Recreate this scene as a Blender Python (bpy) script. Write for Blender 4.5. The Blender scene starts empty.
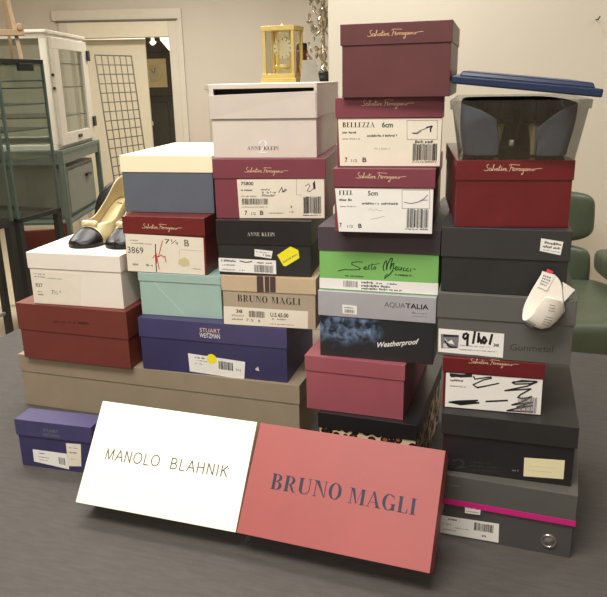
import bpy, bmesh, math, random
from mathutils import Vector, Matrix
random.seed(7)
scene = bpy.context.scene
COL = scene.collection
CAM = {'R': [0.99979, -0.00605, -0.01946], 'U': [0.02038, 0.29693, 0.95468], 'F': [0.0, 0.95488, -0.29699], 'f': 707.689, 'H': 0.72}
# shoe boxes: o = front-left-bottom corner, yaw, w / d / h = size, lh = lid height, ov = lid overhang (metres)
BX = {
 'taupe': {"o":[-0.6611,1.5229,0.0],"yaw":-0.3129,"w":0.6821,"lh":0.0416,"h":0.1267,"d":0.33,"ov":0.002,"tilt":0.0},
 'red': {"o":[-0.6391,1.4992,0.127],"yaw":-0.3079,"w":0.2776,"lh":0.0621,"h":0.1307,"d":0.2,"ov":0.0021,"tilt":0.0},
 'white': {"o":[-0.5964,1.4894,0.2581],"yaw":-0.2567,"w":0.2228,"lh":0.0353,"h":0.1162,"d":0.3,"ov":0.0023,"tilt":0.0},
 'purple': {"o":[-0.3521,1.4199,0.127],"yaw":-0.2862,"w":0.3307,"lh":0.0428,"h":0.1174,"d":0.2,"ov":0.0019,"tilt":0.0},
 'mint': {"o":[-0.3478,1.438,0.2448],"yaw":-0.2554,"w":0.186,"lh":0.0178,"h":0.0926,"d":0.21,"ov":0.0018,"tilt":0.0},
 'dkred': {"o":[-0.3718,1.4454,0.3377],"yaw":-0.2495,"w":0.182,"lh":0.0361,"h":0.1188,"d":0.22,"ov":0.0019,"tilt":0.0},
 'cream': {"o":[-0.3766,1.4929,0.4568],"yaw":-0.224,"w":0.2028,"lh":0.0342,"h":0.118,"d":0.3,"ov":0.0019,"tilt":0.0},
 'bruno': {"o":[-0.1641,1.361,0.2448],"yaw":-0.2352,"w":0.1938,"lh":0.0317,"h":0.1044,"d":0.29,"ov":0.0019,"tilt":0.0},
 'akblack': {"o":[-0.1684,1.363,0.3495],"yaw":-0.1905,"w":0.189,"lh":0.0484,"h":0.1109,"d":0.29,"ov":0.0019,"tilt":0.0},
 'maroon2': {"o":[-0.1702,1.3768,0.4606],"yaw":-0.1608,"w":0.2195,"lh":0.0371,"h":0.115,"d":0.29,"ov":0.002,"tilt":0.0},
 'akwhite': {"o":[-0.1716,1.394,0.5759],"yaw":-0.1822,"w":0.2076,"lh":0.063,"h":0.1361,"d":0.3,"ov":0.0023,"tilt":0.0},
 'leopard': {"o":[0.0222,1.1824,0.0],"yaw":-0.3394,"w":0.1834,"lh":0.0311,"h":0.1331,"d":0.29,"ov":0.002,"tilt":0.0},
 'pinkm': {"o":[-0.0003,1.1978,0.1334],"yaw":-0.3249,"w":0.1844,"lh":0.0296,"h":0.1065,"d":0.28,"ov":0.0019,"tilt":0.0},
 'aqua': {"o":[0.0257,1.1948,0.2402],"yaw":-0.2914,"w":0.2067,"lh":0.0459,"h":0.1229,"d":0.29,"ov":0.0021,"tilt":0.0},
 'green': {"o":[0.0272,1.2001,0.3634],"yaw":-0.278,"w":0.2092,"lh":0.0418,"h":0.1128,"d":0.29,"ov":0.0017,"tilt":0.0},
 'feel': {"o":[0.0518,1.1549,0.4764],"yaw":-0.2317,"w":0.164,"lh":0.0301,"h":0.1038,"d":0.28,"ov":0.0023,"tilt":0.0},
 'bellezza': {"o":[0.0569,1.1675,0.5805],"yaw":-0.1933,"w":0.1709,"lh":0.0313,"h":0.1087,"d":0.29,"ov":0.0023,"tilt":0.0},
 'topm': {"o":[0.0649,1.1546,0.6895],"yaw":-0.2538,"w":0.1692,"lh":0.0309,"h":0.1078,"d":0.24,"ov":0.002,"tilt":0.006},
 'graypink': {"o":[0.2175,0.9948,0.0],"yaw":-0.354,"w":0.2018,"lh":0.053,"h":0.1124,"d":0.31,"ov":0.0024,"tilt":0.0},
 'blackbig': {"o":[0.2131,1.0056,0.1127],"yaw":-0.2934,"w":0.2028,"lh":0.0359,"h":0.1022,"d":0.33,"ov":0.003,"tilt":0.0},
 'scrib': {"o":[0.2152,1.0244,0.2152],"yaw":-0.25,"w":0.1524,"lh":0.0246,"h":0.0863,"d":0.29,"ov":0.0019,"tilt":0.0},
 'gun': {"o":[0.205,1.0325,0.3018],"yaw":-0.2747,"w":0.2007,"lh":0.0396,"h":0.1021,"d":0.3,"ov":0.0018,"tilt":0.0},
 'black5': {"o":[0.2087,1.0384,0.4042],"yaw":-0.2718,"w":0.1835,"lh":0.0451,"h":0.1002,"d":0.29,"ov":0.0018,"tilt":0.0},
 'red5': {"o":[0.225,1.0339,0.5047],"yaw":-0.1466,"w":0.1652,"lh":0.0284,"h":0.0975,"d":0.29,"ov":0.0016,"tilt":0.0},
 'small': {"o":[-0.5654,1.2423,0.0],"yaw":-0.2602,"w":0.1664,"lh":0.0339,"h":0.1015,"d":0.05,"ov":0.0024,"tilt":0.0},
}
# the two boxes leaning back in front, lids facing up and forward
LEAN = {
 'manolo': {"O":[-0.38012,1.09885,-0.00031],"ex":[0.94943,-0.31398,-0.00301],"ey":[0.19302,0.57605,0.7943],"ez":[-0.24766,-0.75471,0.60752],"w":0.2956,"hh":0.1764,"T":0.063},
 'brunobig': {"O":[-0.09512,1.00201,-2e-05],"ex":[0.93482,-0.35504,0.00822],"ey":[0.21215,0.57686,0.78881],"ez":[-0.2848,-0.73565,0.61458],"w":0.3052,"hh":0.1761,"T":0.063},
}
# printing, stickers and one pale streak, in metres on each face (u across, v up)
DEC = {
 'topm/lid': [["t","@ferr",0.042,0.0886,0.126,0.0893,0.009,"ferr","gold"]],
 'red5/lid': [["t","@ferr",0.0393,0.0826,0.1195,0.0822,0.0093,"ferr","palegold"]],
 'bellezza/lid': [["t","@ferr",0.0413,0.0958,0.1232,0.0957,0.0091,"ferr","palegold"]],
 'feel/lid': [["t","@ferr",0.0373,0.0881,0.1178,0.0879,0.0093,"ferr","palegold"]],
 'maroon2/lid': [["t","@ferr",0.0632,0.0896,0.1476,0.0888,0.0095,"ferr","palegold"]],
 'dkred/lid': [["t","@ferr",0.0445,0.0944,0.132,0.0936,0.01,"ferr","palegold"]],
 'scrib/lid': [["t","@ferr",0.0394,0.0789,0.1134,0.0797,0.0083,"ferr","palegold"]],
 'akwhite/body': [["t","2",0.0931,0.009,0.1098,0.009,0.0245,"serif","white"],["t","ANNE KLEIN",0.0701,0.0148,0.1321,0.0146,0.0068,"serif","ink"]],
 'akblack/lid': [["t","ANNE KLEIN",0.0625,0.0799,0.1179,0.0805,0.0072,"serif","paleink"]],
 'bruno/lid': [["p",[[0.0748,0.1059],[0.0883,0.1059],[0.0883,0.0735],[0.0743,0.073]],"brown"],["p",[[0.0912,0.106],[0.1135,0.106],[0.1129,0.0739],[0.0908,0.0736]],"brown"],["s",[[0.1013,0.1058],[0.1008,0.0741]],0.0015,"tan"]],
 'bruno/body': [["t","BRUNO MAGLI",0.0324,0.0509,0.1619,0.0492,0.0138,"serif","ink"],["sticker","label","cream shipping label with size and barcode",[[0.0019,0.0389],[0.1771,0.0374],[0.1758,0.0012],[0.0009,0.0009]],"paper",[["t","38",0.0276,0.0267,0.0414,0.0266,0.0068,"bold","ink"],["b",0.0547,0.0187,0.0882,0.0185,0.0136,"ink"],["t","BR05859",0.0187,0.0183,0.0441,0.0183,0.0043,"sans","greyink"],["m",0.0162,0.0104,0.0417,0.0105,0.0043,"greyink"],["t","7.5",0.048,0.0098,0.0638,0.0096,0.0055,"sans","ink"],["t","B",0.0742,0.0088,0.0784,0.0088,0.0055,"sans","ink"],["t","U.S 65.00",0.0998,0.0224,0.1369,0.0222,0.0084,"bold","ink"],["m",0.1026,0.016,0.1316,0.016,0.0034,"greyink"],["m",0.0981,0.006,0.1477,0.006,0.0021,"greyink"]]]],
 'akblack/body': [["sticker","label","white barcode label",[[0.0014,0.0344],[0.1177,0.0317],[0.1177,0.0041],[0.0007,0.0067]],"white",[["m",0.007,0.0268,0.0367,0.0262,0.0045,"ink"],["s",[[0.0451,0.0289],[0.0572,0.0266],[0.0694,0.0283]],0.002,"ink"],["b",0.0736,0.0068,0.1121,0.0064,0.0154,"ink"],["m",0.0076,0.0186,0.0343,0.0184,0.0033,"greyink"],["m",0.007,0.0094,0.0543,0.0087,0.0028,"greyink"],["m",0.0794,0.0249,0.1117,0.0246,0.0033,"ink"]]],["sticker","price_sticker","small torn white price sticker",[[0.0758,0.0537],[0.112,0.0506],[0.1087,0.0356],[0.0752,0.0396]],"white",[["m",0.0921,0.0402,0.1072,0.039,0.0049,"greyink"],["m",0.0784,0.0479,0.1044,0.046,0.002,"greyink"]]],["sticker","sale_sticker","bright yellow sale sticker",[[0.1209,0.0428],[0.1474,0.0606],[0.163,0.0538],[0.1646,0.0379],[0.1376,0.0209],[0.1324,0.0216]],"yellow",[["m",0.1318,0.0268,0.16,0.044,0.0036,"greyink"]]]],
 'maroon2/body': [["sticker","label","white size label with barcodes and a small shoe sketch",[[0.0468,0.0759],[0.2164,0.0777],[0.2162,0.0024],[0.0488,0.0007]],"paper",[["t","75800",0.0544,0.0648,0.0791,0.0649,0.0065,"bold","ink"],["m",0.0539,0.0536,0.0767,0.0537,0.0039,"ink"],["m",0.0543,0.042,0.0851,0.0421,0.0031,"greyink"],["m",0.0935,0.0547,0.1112,0.0548,0.0039,"greyink"],["m",0.0952,0.0489,0.1227,0.0491,0.0043,"greyink"],["m",0.095,0.043,0.1206,0.0431,0.0046,"greyink"],["s",[[0.1283,0.051],[0.1347,0.0612],[0.136,0.0516],[0.1407,0.0576],[0.1437,0.0561],[0.1381,0.0522]],0.0013,"ink"],["b",0.0547,0.0271,0.1073,0.0275,0.0121,"ink"],["m",0.0544,0.0216,0.1061,0.022,0.002,"greyink"],["t","7",0.0597,0.0071,0.0643,0.0072,0.0083,"bold","ink"],["t","1/2",0.0727,0.0072,0.0813,0.0073,0.0052,"sans","ink"],["t","B",0.0901,0.0074,0.0969,0.0075,0.0083,"bold","ink"],["m",0.1077,0.0101,0.1373,0.0104,0.0024,"greyink"],["m",0.1481,0.0124,0.157,0.0125,0.0028,"greyink"],["t","4",0.1503,0.0212,0.1538,0.0212,0.0051,"sans","ink"],["s",[[0.1633,0.0769],[0.1626,0.0468],[0.1733,0.0466]],0.0006,"greyink"],["s",[[0.1802,0.0637],[0.1863,0.0682],[0.1893,0.0638],[0.1831,0.0548],[0.1891,0.0533],[0.1952,0.0593]],0.001,"ink"],["s",[[0.1954,0.0697],[0.1967,0.0578],[0.1978,0.0727],[0.1988,0.0593]],0.0019,"ink"],["b",0.1755,0.0107,0.2105,0.0111,0.0329,"ink"],["m",0.1744,0.0063,0.2094,0.0066,0.0023,"ink"]]]],
 'dkred/body': [["sticker","label","white label with handwritten numbers and a red pen mark",[[0.0036,0.082],[0.1768,0.0783],[0.1754,0.0005],[0.002,0.0015]],"paper",[["t","3869",0.006,0.0411,0.042,0.0404,0.0134,"sans","ink"],["m",0.0133,0.0673,0.0314,0.0668,0.0025,"greyink"],["m",0.0126,0.0611,0.0624,0.0603,0.0021,"greyink"],["m",0.0149,0.0147,0.0275,0.0144,0.0044,"greyink"],["m",0.0446,0.0138,0.0604,0.0133,0.0052,"greyink"],["t","7\u00bd",0.0918,0.0637,0.1216,0.0629,0.0097,"sans","ink"],["t","B",0.1346,0.06,0.1455,0.0598,0.0134,"bold","greyink"],["s",[[0.0708,0.0615],[0.0684,0.0321],[0.0677,0.0028]],0.0021,"ink"],["s",[[0.0868,0.0693],[0.0796,0.0481],[0.0753,0.0359],[0.0712,0.0357],[0.0745,0.0085]],0.0019,"red"],["s",[[0.0622,0.0323],[0.0711,0.0418],[0.0698,0.0205]],0.0017,"red"],["s",[[0.0736,0.0343],[0.082,0.0392],[0.0864,0.0348],[0.0897,0.0365],[0.0909,0.0244]],0.0019,"red"],["s",[[0.1228,0.0522],[0.1722,0.051]],0.0008,"paleink"],["s",[[0.1228,0.0522],[0.1214,0.0342]],0.0008,"paleink"],["p",[[0.1192,0.0302],[0.1338,0.0368],[0.1426,0.0297],[0.1434,0.0192],[0.1291,0.0164],[0.1185,0.0211]],"stain"],["m",0.1476,0.012,0.1674,0.0116,0.0021,"greyink"]]]],
 'bellezza/body': [["sticker","label","white size label with barcode and shoe drawing",[[0.004,0.0768],[0.168,0.0759],[0.1668,0.0018],[0.0071,0.0017]],"paper",[["t","BELLEZZA",0.0111,0.0632,0.0633,0.0628,0.0078,"serifb","ink"],["t","6cm",0.0744,0.0627,0.0918,0.0626,0.008,"bold","ink"],["m",0.0111,0.0533,0.0329,0.0531,0.0037,"ink"],["m",0.011,0.044,0.0394,0.0438,0.0023,"greyink"],["m",0.049,0.048,0.0984,0.0481,0.0035,"ink"],["t","7",0.015,0.008,0.0191,0.008,0.0073,"bold","ink"],["t","1/2",0.0257,0.0081,0.0347,0.0081,0.0045,"sans","ink"],["t","B",0.0436,0.0081,0.0501,0.0081,0.0072,"bold","ink"],["m",0.0605,0.0275,0.0877,0.028,0.0035,"paleink"],["s",[[0.1136,0.0729],[0.1609,0.0728]],0.0006,"greyink"],["s",[[0.1136,0.0729],[0.1146,0.0437]],0.0006,"greyink"],["s",[[0.1609,0.0728],[0.1615,0.0435]],0.0006,"greyink"],["s",[[0.1146,0.0437],[0.1615,0.0435]],0.0006,"greyink"],["s",[[0.1221,0.0538],[0.1292,0.0537],[0.1347,0.0576],[0.1417,0.0598],[0.1486,0.0631]],0.0009,"ink"],["s",[[0.1235,0.0529],[0.1306,0.0526],[0.1362,0.0565]],0.0007,"ink"],["s",[[0.1445,0.062],[0.1528,0.0639],[0.1507,0.0597],[0.1508,0.0556]],0.0022,"ink"],["m",0.127,0.038,0.1552,0.0379,0.0041,"ink"],["b",0.1238,0.0106,0.1624,0.0106,0.0267,"ink"],["m",0.1223,0.0076,0.1625,0.0077,0.0019,"ink"]]]],
 'feel/body': [["sticker","label","white size label with barcode and shoe drawing",[[0.003,0.0713],[0.1611,0.0726],[0.1612,0.0002],[0.009,-0.0002]],"white",[["t","FEEL",0.0094,0.0603,0.0325,0.0607,0.0075,"serifb","ink"],["t","5cm",0.0571,0.0605,0.0733,0.0607,0.0074,"bold","ink"],["m",0.0094,0.0505,0.0309,0.0509,0.0039,"ink"],["m",0.011,0.0406,0.0375,0.0411,0.0023,"greyink"],["m",0.0474,0.0456,0.1058,0.0461,0.0036,"ink"],["t","7",0.01,0.0072,0.0139,0.0073,0.0071,"bold","ink"],["t","1/2",0.0234,0.0067,0.0326,0.0068,0.0044,"sans","ink"],["t","B",0.0414,0.0067,0.0472,0.0067,0.007,"bold","ink"],["s",[[0.0574,0.036],[0.0618,0.0391],[0.0663,0.0356],[0.0707,0.0392],[0.0751,0.0358],[0.081,0.0365]],0.0008,"paleink"],["s",[[0.062,0.0212],[0.0723,0.0238],[0.0841,0.0271]],0.0009,"paleink"],["s",[[0.1117,0.0703],[0.1555,0.0707],[0.1561,0.0409],[0.1127,0.0404],[0.1117,0.0703]],0.0006,"greyink"],["s",[[0.1158,0.0504],[0.1274,0.0486],[0.1388,0.0517],[0.1473,0.0568],[0.1522,0.0627]],0.001,"ink"],["s",[[0.136,0.0505],[0.1445,0.0542],[0.153,0.0549]],0.0007,"ink"],["b",0.1203,0.0091,0.1555,0.0091,0.0311,"ink"],["m",0.1179,0.0061,0.1548,0.0061,0.002,"ink"]]]],
 'green/body': [["s",[[0.0347,0.0347],[0.0453,0.038],[0.0584,0.0381],[0.0728,0.0394],[0.0746,0.0416],[0.0663,0.0452],[0.0589,0.0482],[0.0597,0.0514],[0.0688,0.0532],[0.0779,0.0529]],0.0015,"deepgreen"],["s",[[0.0798,0.0414],[0.085,0.0432],[0.0839,0.0458],[0.0806,0.0425],[0.0824,0.0399],[0.0865,0.0412]],0.0014,"deepgreen"],["s",[[0.0901,0.0464],[0.0875,0.0444],[0.0901,0.0419],[0.0871,0.0402]],0.0014,"deepgreen"],["s",[[0.0952,0.0511],[0.093,0.0421],[0.0953,0.0406]],0.0014,"deepgreen"],["s",[[0.0875,0.0476],[0.0973,0.0497],[0.108,0.0518]],0.001,"deepgreen"],["s",[[0.0994,0.0461],[0.0968,0.0428],[0.0994,0.0411],[0.1015,0.0441],[0.0994,0.0461]],0.0014,"deepgreen"],["s",[[0.1154,0.0398],[0.1137,0.045],[0.1162,0.0538],[0.1189,0.0575],[0.1203,0.0519],[0.1194,0.0414],[0.1218,0.0519],[0.1264,0.0621],[0.1297,0.0614],[0.1274,0.0522],[0.126,0.0428],[0.1294,0.0523],[0.1324,0.0538],[0.1306,0.0407],[0.1244,0.0324],[0.1181,0.0276],[0.1166,0.0259]],0.0018,"deepgreen"],["s",[[0.1166,0.0259],[0.118,0.0313],[0.1226,0.0342]],0.0013,"deepgreen"],["s",[[0.1344,0.0435],[0.1386,0.0463],[0.1368,0.0485],[0.1336,0.0447],[0.1362,0.0412],[0.1397,0.043]],0.0014,"deepgreen"],["s",[[0.1411,0.0477],[0.1405,0.0425],[0.1432,0.0424],[0.1452,0.0474],[0.1455,0.0417]],0.0014,"deepgreen"],["s",[[0.1512,0.0467],[0.148,0.045],[0.1488,0.0414],[0.1523,0.0423]],0.0014,"deepgreen"],["s",[[0.157,0.0465],[0.1535,0.0445],[0.1546,0.0412],[0.1584,0.0419]],0.0014,"deepgreen"],["s",[[0.1613,0.0462],[0.1604,0.0409]],0.0014,"deepgreen"],["s",[[0.1653,0.0459],[0.1695,0.0451]],0.0012,"deepgreen"],["m",0.0472,0.0261,0.0808,0.0259,0.0023,"deepgreen"],["m",0.1345,0.0323,0.1651,0.0319,0.0032,"deepgreen"],["p",[[0.0015,0.0211],[0.2079,0.0224],[0.2078,0.002],[0.0012,0.0022]],"white"],["b",0.0445,0.0065,0.0703,0.0064,0.012,"greyink"],["m",0.0765,0.0149,0.0967,0.0148,0.0043,"ink"],["m",0.1019,0.0151,0.1124,0.015,0.0032,"ink"],["m",0.121,0.0152,0.1383,0.0155,0.0028,"ink"],["m",0.0765,0.0089,0.1263,0.009,0.0044,"ink"],["m",0.0765,0.0038,0.1471,0.0042,0.004,"ink"]],
 'aqua/lid': [["t","AQUA",0.118,0.1011,0.1546,0.1013,0.0087,"bold","greyink"],["t","TALIA",0.1549,0.1013,0.1941,0.1011,0.0086,"bold","ink"],["m",0.1663,0.092,0.1917,0.0922,0.0033,"greyink"],["m",0.1681,0.0868,0.1919,0.0872,0.0018,"greyink"],["sticker","price_sticker","small white price sticker",[[0.0441,0.0996],[0.0701,0.0986],[0.0701,0.0829],[0.0448,0.0836]],"white",[["m",0.0474,0.0934,0.0658,0.0929,0.003,"greyink"],["b",0.0479,0.0853,0.0664,0.0849,0.0063,"greyink"]]]],
 'aqua/body': [["t","@weather",0.1064,0.0239,0.1795,0.0372,0.0095,"weather","white"]],
 'black5/lid': [["sticker","price_sticker","white price sticker",[[0.1417,0.0885],[0.1724,0.0844],[0.17,0.0646],[0.1411,0.0699]],"white",[["m",0.1448,0.081,0.1697,0.0779,0.0039,"ink"],["m",0.1447,0.0751,0.1688,0.0723,0.0039,"ink"],["m",0.1448,0.0713,0.1684,0.0681,0.0014,"greyink"]]]],
 'gun/body': [["t","Gunmetal",0.1115,0.0168,0.1734,0.0187,0.0104,"sans","darkgrey"],["sticker","label","white label with a small picture and black marker writing",[[0.0034,0.0438],[0.1015,0.0426],[0.1018,0.0036],[0.004,0.0052]],"white",[["p",[[0.007,0.0352],[0.0349,0.0348],[0.034,0.0135],[0.0083,0.0114]],"midgrey"],["p",[[0.0108,0.0349],[0.0339,0.0353],[0.0335,0.0321],[0.0109,0.0307]],"ink"],["p",[[0.0128,0.03],[0.0178,0.0223],[0.0241,0.0269],[0.0282,0.0191],[0.0207,0.0205],[0.015,0.0231]],"white"],["s",[[0.014,0.024],[0.0189,0.0173],[0.0237,0.0147],[0.0311,0.0149]],0.0027,"ink"],["p",[[0.0113,0.0198],[0.0151,0.0201],[0.0191,0.0131],[0.0116,0.0129]],"palegrey"],["s",[[0.0466,0.0391],[0.0421,0.0372],[0.0412,0.0323],[0.0436,0.0297],[0.0471,0.0327],[0.048,0.0376],[0.0477,0.0288],[0.0479,0.0192]],0.0037,"ink"],["s",[[0.0583,0.0432],[0.0563,0.0239]],0.0036,"ink"],["s",[[0.0642,0.0409],[0.0637,0.0261],[0.0645,0.0351],[0.0687,0.0245]],0.0035,"ink"],["s",[[0.0723,0.0356],[0.0699,0.029],[0.0731,0.0249],[0.0757,0.0295],[0.0729,0.0348]],0.0037,"ink"],["s",[[0.0838,0.04],[0.0811,0.0245]],0.0036,"ink"],["t","38",0.0865,0.0212,0.0948,0.0213,0.0046,"bold","ink"],["m",0.0369,0.018,0.0819,0.0185,0.0017,"greyink"],["m",0.0357,0.0113,0.0927,0.0119,0.0017,"greyink"],["m",0.0177,0.0024,0.0678,0.0041,0.0013,"greyink"]]]],
 'scrib/body': [["sticker","label","white size label scribbled over with black marker",[[0.0059,0.0598],[0.1503,0.0602],[0.1514,0.0016],[0.0064,0.0012]],"white",[["s",[[0.0134,0.0567],[0.0289,0.056],[0.0443,0.0579]],0.0054,"ink"],["s",[[0.0145,0.0542],[0.0426,0.0589]],0.0039,"ink"],["m",0.0125,0.0458,0.0325,0.0462,0.0034,"ink"],["m",0.0129,0.0367,0.0375,0.0367,0.0024,"greyink"],["s",[[0.048,0.057],[0.0504,0.0525],[0.0582,0.0544],[0.0737,0.0581],[0.0749,0.0559],[0.0636,0.0525],[0.0482,0.0429],[0.0542,0.0387],[0.0693,0.043],[0.0863,0.0486],[0.0771,0.0455],[0.0543,0.0381]],0.0022,"ink"],["s",[[0.0126,0.0095],[0.0255,0.0125],[0.0562,0.0167],[0.031,0.0106],[0.0153,0.0097],[0.0284,0.008],[0.0497,0.0131],[0.0583,0.0127],[0.0311,0.007],[0.0175,0.0093]],0.0027,"ink"],["s",[[0.0693,0.0162],[0.0813,0.0179],[0.1008,0.021]],0.0029,"ink"],["s",[[0.1008,0.0216],[0.084,0.0176]],0.0019,"ink"],["s",[[0.1422,0.0565],[0.1205,0.0563],[0.1064,0.0516],[0.1107,0.0496],[0.1336,0.0523],[0.1425,0.056],[0.1288,0.0478],[0.0964,0.0372],[0.1342,0.0436],[0.1196,0.0323],[0.116,0.0275],[0.1252,0.0263],[0.1364,0.0309],[0.123,0.0207],[0.1083,0.014],[0.1384,0.0216],[0.1158,0.0111],[0.1388,0.0158],[0.1109,0.0071],[0.1017,0.0037],[0.1396,0.0052]],0.0025,"ink"],["s",[[0.1079,0.0529],[0.1384,0.0568]],0.0024,"ink"],["b",0.1167,0.0025,0.1448,0.003,0.0271,"greyink"]]]],
 'blackbig/body': [["sticker","label","blank cream paper label",[[0.1284,0.0399],[0.1873,0.0438],[0.1879,0.0114],[0.1293,0.0076]],"cream",[["m",0.1348,0.0261,0.1758,0.0279,0.0014,"stain"],["m",0.1354,0.0183,0.1706,0.0201,0.0014,"stain"]]],["m",0.0519,0.0195,0.078,0.0209,0.0029,"darkgrey"],["m",0.0476,0.0124,0.0905,0.0149,0.0029,"darkgrey"],["m",0.051,0.0061,0.0924,0.0084,0.0025,"darkgrey"],["s",[[0.0207,0.0182],[0.0299,0.0231],[0.0379,0.0189],[0.0352,0.0113],[0.0244,0.0061],[0.0414,0.0104]],0.0018,"darkgrey"],["m",0.1118,0.0138,0.1215,0.0143,0.0036,"midgrey"]],
 'graypink/lid': [["m",0.0074,0.0937,0.0264,0.0938,0.0026,"midgrey"],["sticker","price_sticker","small white price sticker",[[0.0365,0.0634],[0.0615,0.0644],[0.0608,0.0497],[0.0372,0.0484]],"white",[["m",0.0391,0.0579,0.0594,0.0585,0.0044,"greyink"],["m",0.0394,0.0515,0.059,0.0523,0.0022,"greyink"]]]],
 'graypink/body': [["sticker","label","white barcode label",[[-0.0011,0.0344],[0.0907,0.038],[0.0919,0.0034],[-0.0015,0.0015]],"white",[["m",0.0105,0.0285,0.025,0.0291,0.0038,"ink"],["m",0.0028,0.0185,0.0174,0.0191,0.003,"greyink"],["b",0.0526,0.0182,0.0832,0.0194,0.0148,"ink"],["m",0.0224,0.0152,0.0464,0.0161,0.0019,"greyink"],["m",0.0657,0.0089,0.072,0.009,0.0045,"ink"],["m",0.0032,0.009,0.0242,0.0096,0.0019,"greyink"]]]],
 'graypink/eye': [[0.1665,0.0244],0.0121],
 'purple/lid': [["t","STUART",0.1421,0.0964,0.1875,0.0966,0.0089,"cond","palegold"],["t","WEITZMAN",0.141,0.0842,0.1862,0.0845,0.0102,"cond","white"]],
 'purple/body': [["sticker","label","white barcode label with a yellow dot",[[0.1105,0.045],[0.2383,0.0375],[0.2347,-0.0019],[0.1119,0.0041]],"white",[["m",0.1259,0.036,0.1486,0.035,0.0037,"ink"],["m",0.1278,0.0299,0.155,0.0288,0.0027,"greyink"],["m",0.125,0.0228,0.1432,0.0218,0.0027,"greyink"],["b",0.1791,0.0163,0.2115,0.0145,0.0185,"ink"],["m",0.2171,0.0151,0.2293,0.0145,0.0076,"paleink"],["o",0.1639,0.0371,0.0111,"yellow"]]],["p",[[0.2594,0.0237],[0.2662,0.0299],[0.269,0.0202],[0.2625,0.0207]],"palegrey"]],
 'small/lid': [["t","STUART",0.062,0.0819,0.0952,0.0811,0.0066,"cond","midgrey"],["t","WEITZMAN",0.0605,0.0721,0.0971,0.0717,0.0066,"cond","midgrey"]],
 'small/body': [["sticker","label","white barcode label",[[0.0307,0.0382],[0.1072,0.0374],[0.1066,0.0037],[0.0298,0.0114]],"white",[["m",0.0434,0.0306,0.0567,0.0302,0.0026,"ink"],["m",0.0422,0.0225,0.0666,0.022,0.0022,"greyink"],["b",0.0863,0.0127,0.1005,0.0119,0.0156,"ink"],["m",0.0435,0.016,0.0613,0.0156,0.0023,"greyink"]]],["sticker","price_sticker","cream price sticker",[[0.107,0.0605],[0.1392,0.0622],[0.1343,0.0139],[0.1058,0.0108]],"paper",[["m",0.1122,0.0508,0.1318,0.0514,0.0021,"greyink"],["m",0.1108,0.0398,0.1282,0.0406,0.0035,"greyink"],["m",0.1133,0.0258,0.1242,0.0263,0.0039,"stain"]]]],
 'white/body': [["sticker","label","cream size label",[[0.0039,0.0749],[0.1252,0.0728],[0.118,0.0008],[0.0056,0.002]],"paper",[["m",0.0113,0.0665,0.0384,0.0663,0.0032,"greyink"],["m",0.0116,0.0604,0.0387,0.06,0.0032,"greyink"],["m",0.0422,0.0584,0.0789,0.058,0.0022,"greyink"],["t","837",0.0116,0.0389,0.0299,0.0383,0.0082,"bold","greyink"],["m",0.0127,0.0264,0.0251,0.0262,0.0037,"greyink"],["m",0.0142,0.0196,0.0328,0.0193,0.0037,"greyink"],["t","7\u00bd",0.0495,0.0234,0.0643,0.0231,0.0097,"sans","ink"],["t","*",0.0693,0.0236,0.0732,0.0234,0.0096,"sans","ink"]]]],
 'red/lid': [["m",0.0943,0.0914,0.14,0.0935,0.0057,"darkred"],["m",0.1463,0.0936,0.1848,0.0948,0.0069,"ink"]],
 'manolo/top': [["t","MANOLO",0.0344,0.0777,0.1376,0.0802,0.0182,"thin","ink"],["t","BLAHNIK",0.1589,0.08,0.2627,0.0814,0.0176,"thin","ink"],["o",0.2624,0.0952,0.0014,"greyink"]],
 'brunobig/top': [["t","BRUNO",0.04,0.0753,0.1569,0.077,0.0243,"serif","navyink"],["t","MAGLI",0.1694,0.0756,0.273,0.0756,0.0234,"serif","navyink"]],
 'mint/body': [["s",[[0.0314,0.0785],[0.0542,0.0523],[0.0962,0.0085]],0.0015,"palemint"]],  # pale diagonal streak across the front
 'receipt/rows': [[[0.1484,-0.001,0.1444],[0.1548,-0.0015,0.1427],[0.1613,-0.002,0.1412],[0.1668,-0.0015,0.1396]],[[0.1422,-0.0015,0.1293],[0.1541,-0.003,0.1274],[0.166,-0.003,0.1271],[0.1746,-0.002,0.1329]],[[0.1349,-0.002,0.115],[0.1498,-0.004,0.1124],[0.1662,-0.004,0.1124],[0.179,-0.003,0.1219]],[[0.1282,-0.003,0.0996],[0.1456,-0.005,0.0943],[0.1657,-0.005,0.0956],[0.1812,-0.004,0.1063]],[[0.1239,-0.005,0.0856],[0.1433,-0.008,0.0746],[0.1651,-0.008,0.0782],[0.1835,-0.006,0.0951]],[[0.1243,-0.009,0.0746],[0.1412,-0.012,0.0625],[0.1639,-0.013,0.0666],[0.1841,-0.01,0.0904]],[[0.1249,-0.013,0.0699],[0.1422,-0.016,0.0598],[0.1618,-0.02,0.054],[0.1837,-0.015,0.0889]],[[0.1343,-0.022,0.0777],[0.1493,-0.026,0.071],[0.1664,-0.027,0.067],[0.1826,-0.021,0.0948]],[[0.1445,-0.027,0.0981],[0.1574,-0.031,0.0923],[0.17,-0.031,0.0912],[0.1808,-0.025,0.1025]],[[0.1528,-0.03,0.1168],[0.1606,-0.034,0.1169],[0.1689,-0.033,0.114],[0.178,-0.028,0.1083]]],
 'receipt/sticker': [[[0.1483,-0.0026,0.1448],[0.1668,-0.0026,0.1399],[0.1567,-0.0056,0.1163],[0.1426,-0.0044,0.1221]],[[0.1553,-0.002,0.1484],[0.1637,-0.002,0.1445],[0.1618,-0.0028,0.1411],[0.1533,-0.0028,0.1434]]],
 'receipt/flap': [[0.1774,-0.003,0.1301],[0.1956,-0.0015,0.1189],[0.1814,-0.004,0.0999]],
}

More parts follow.
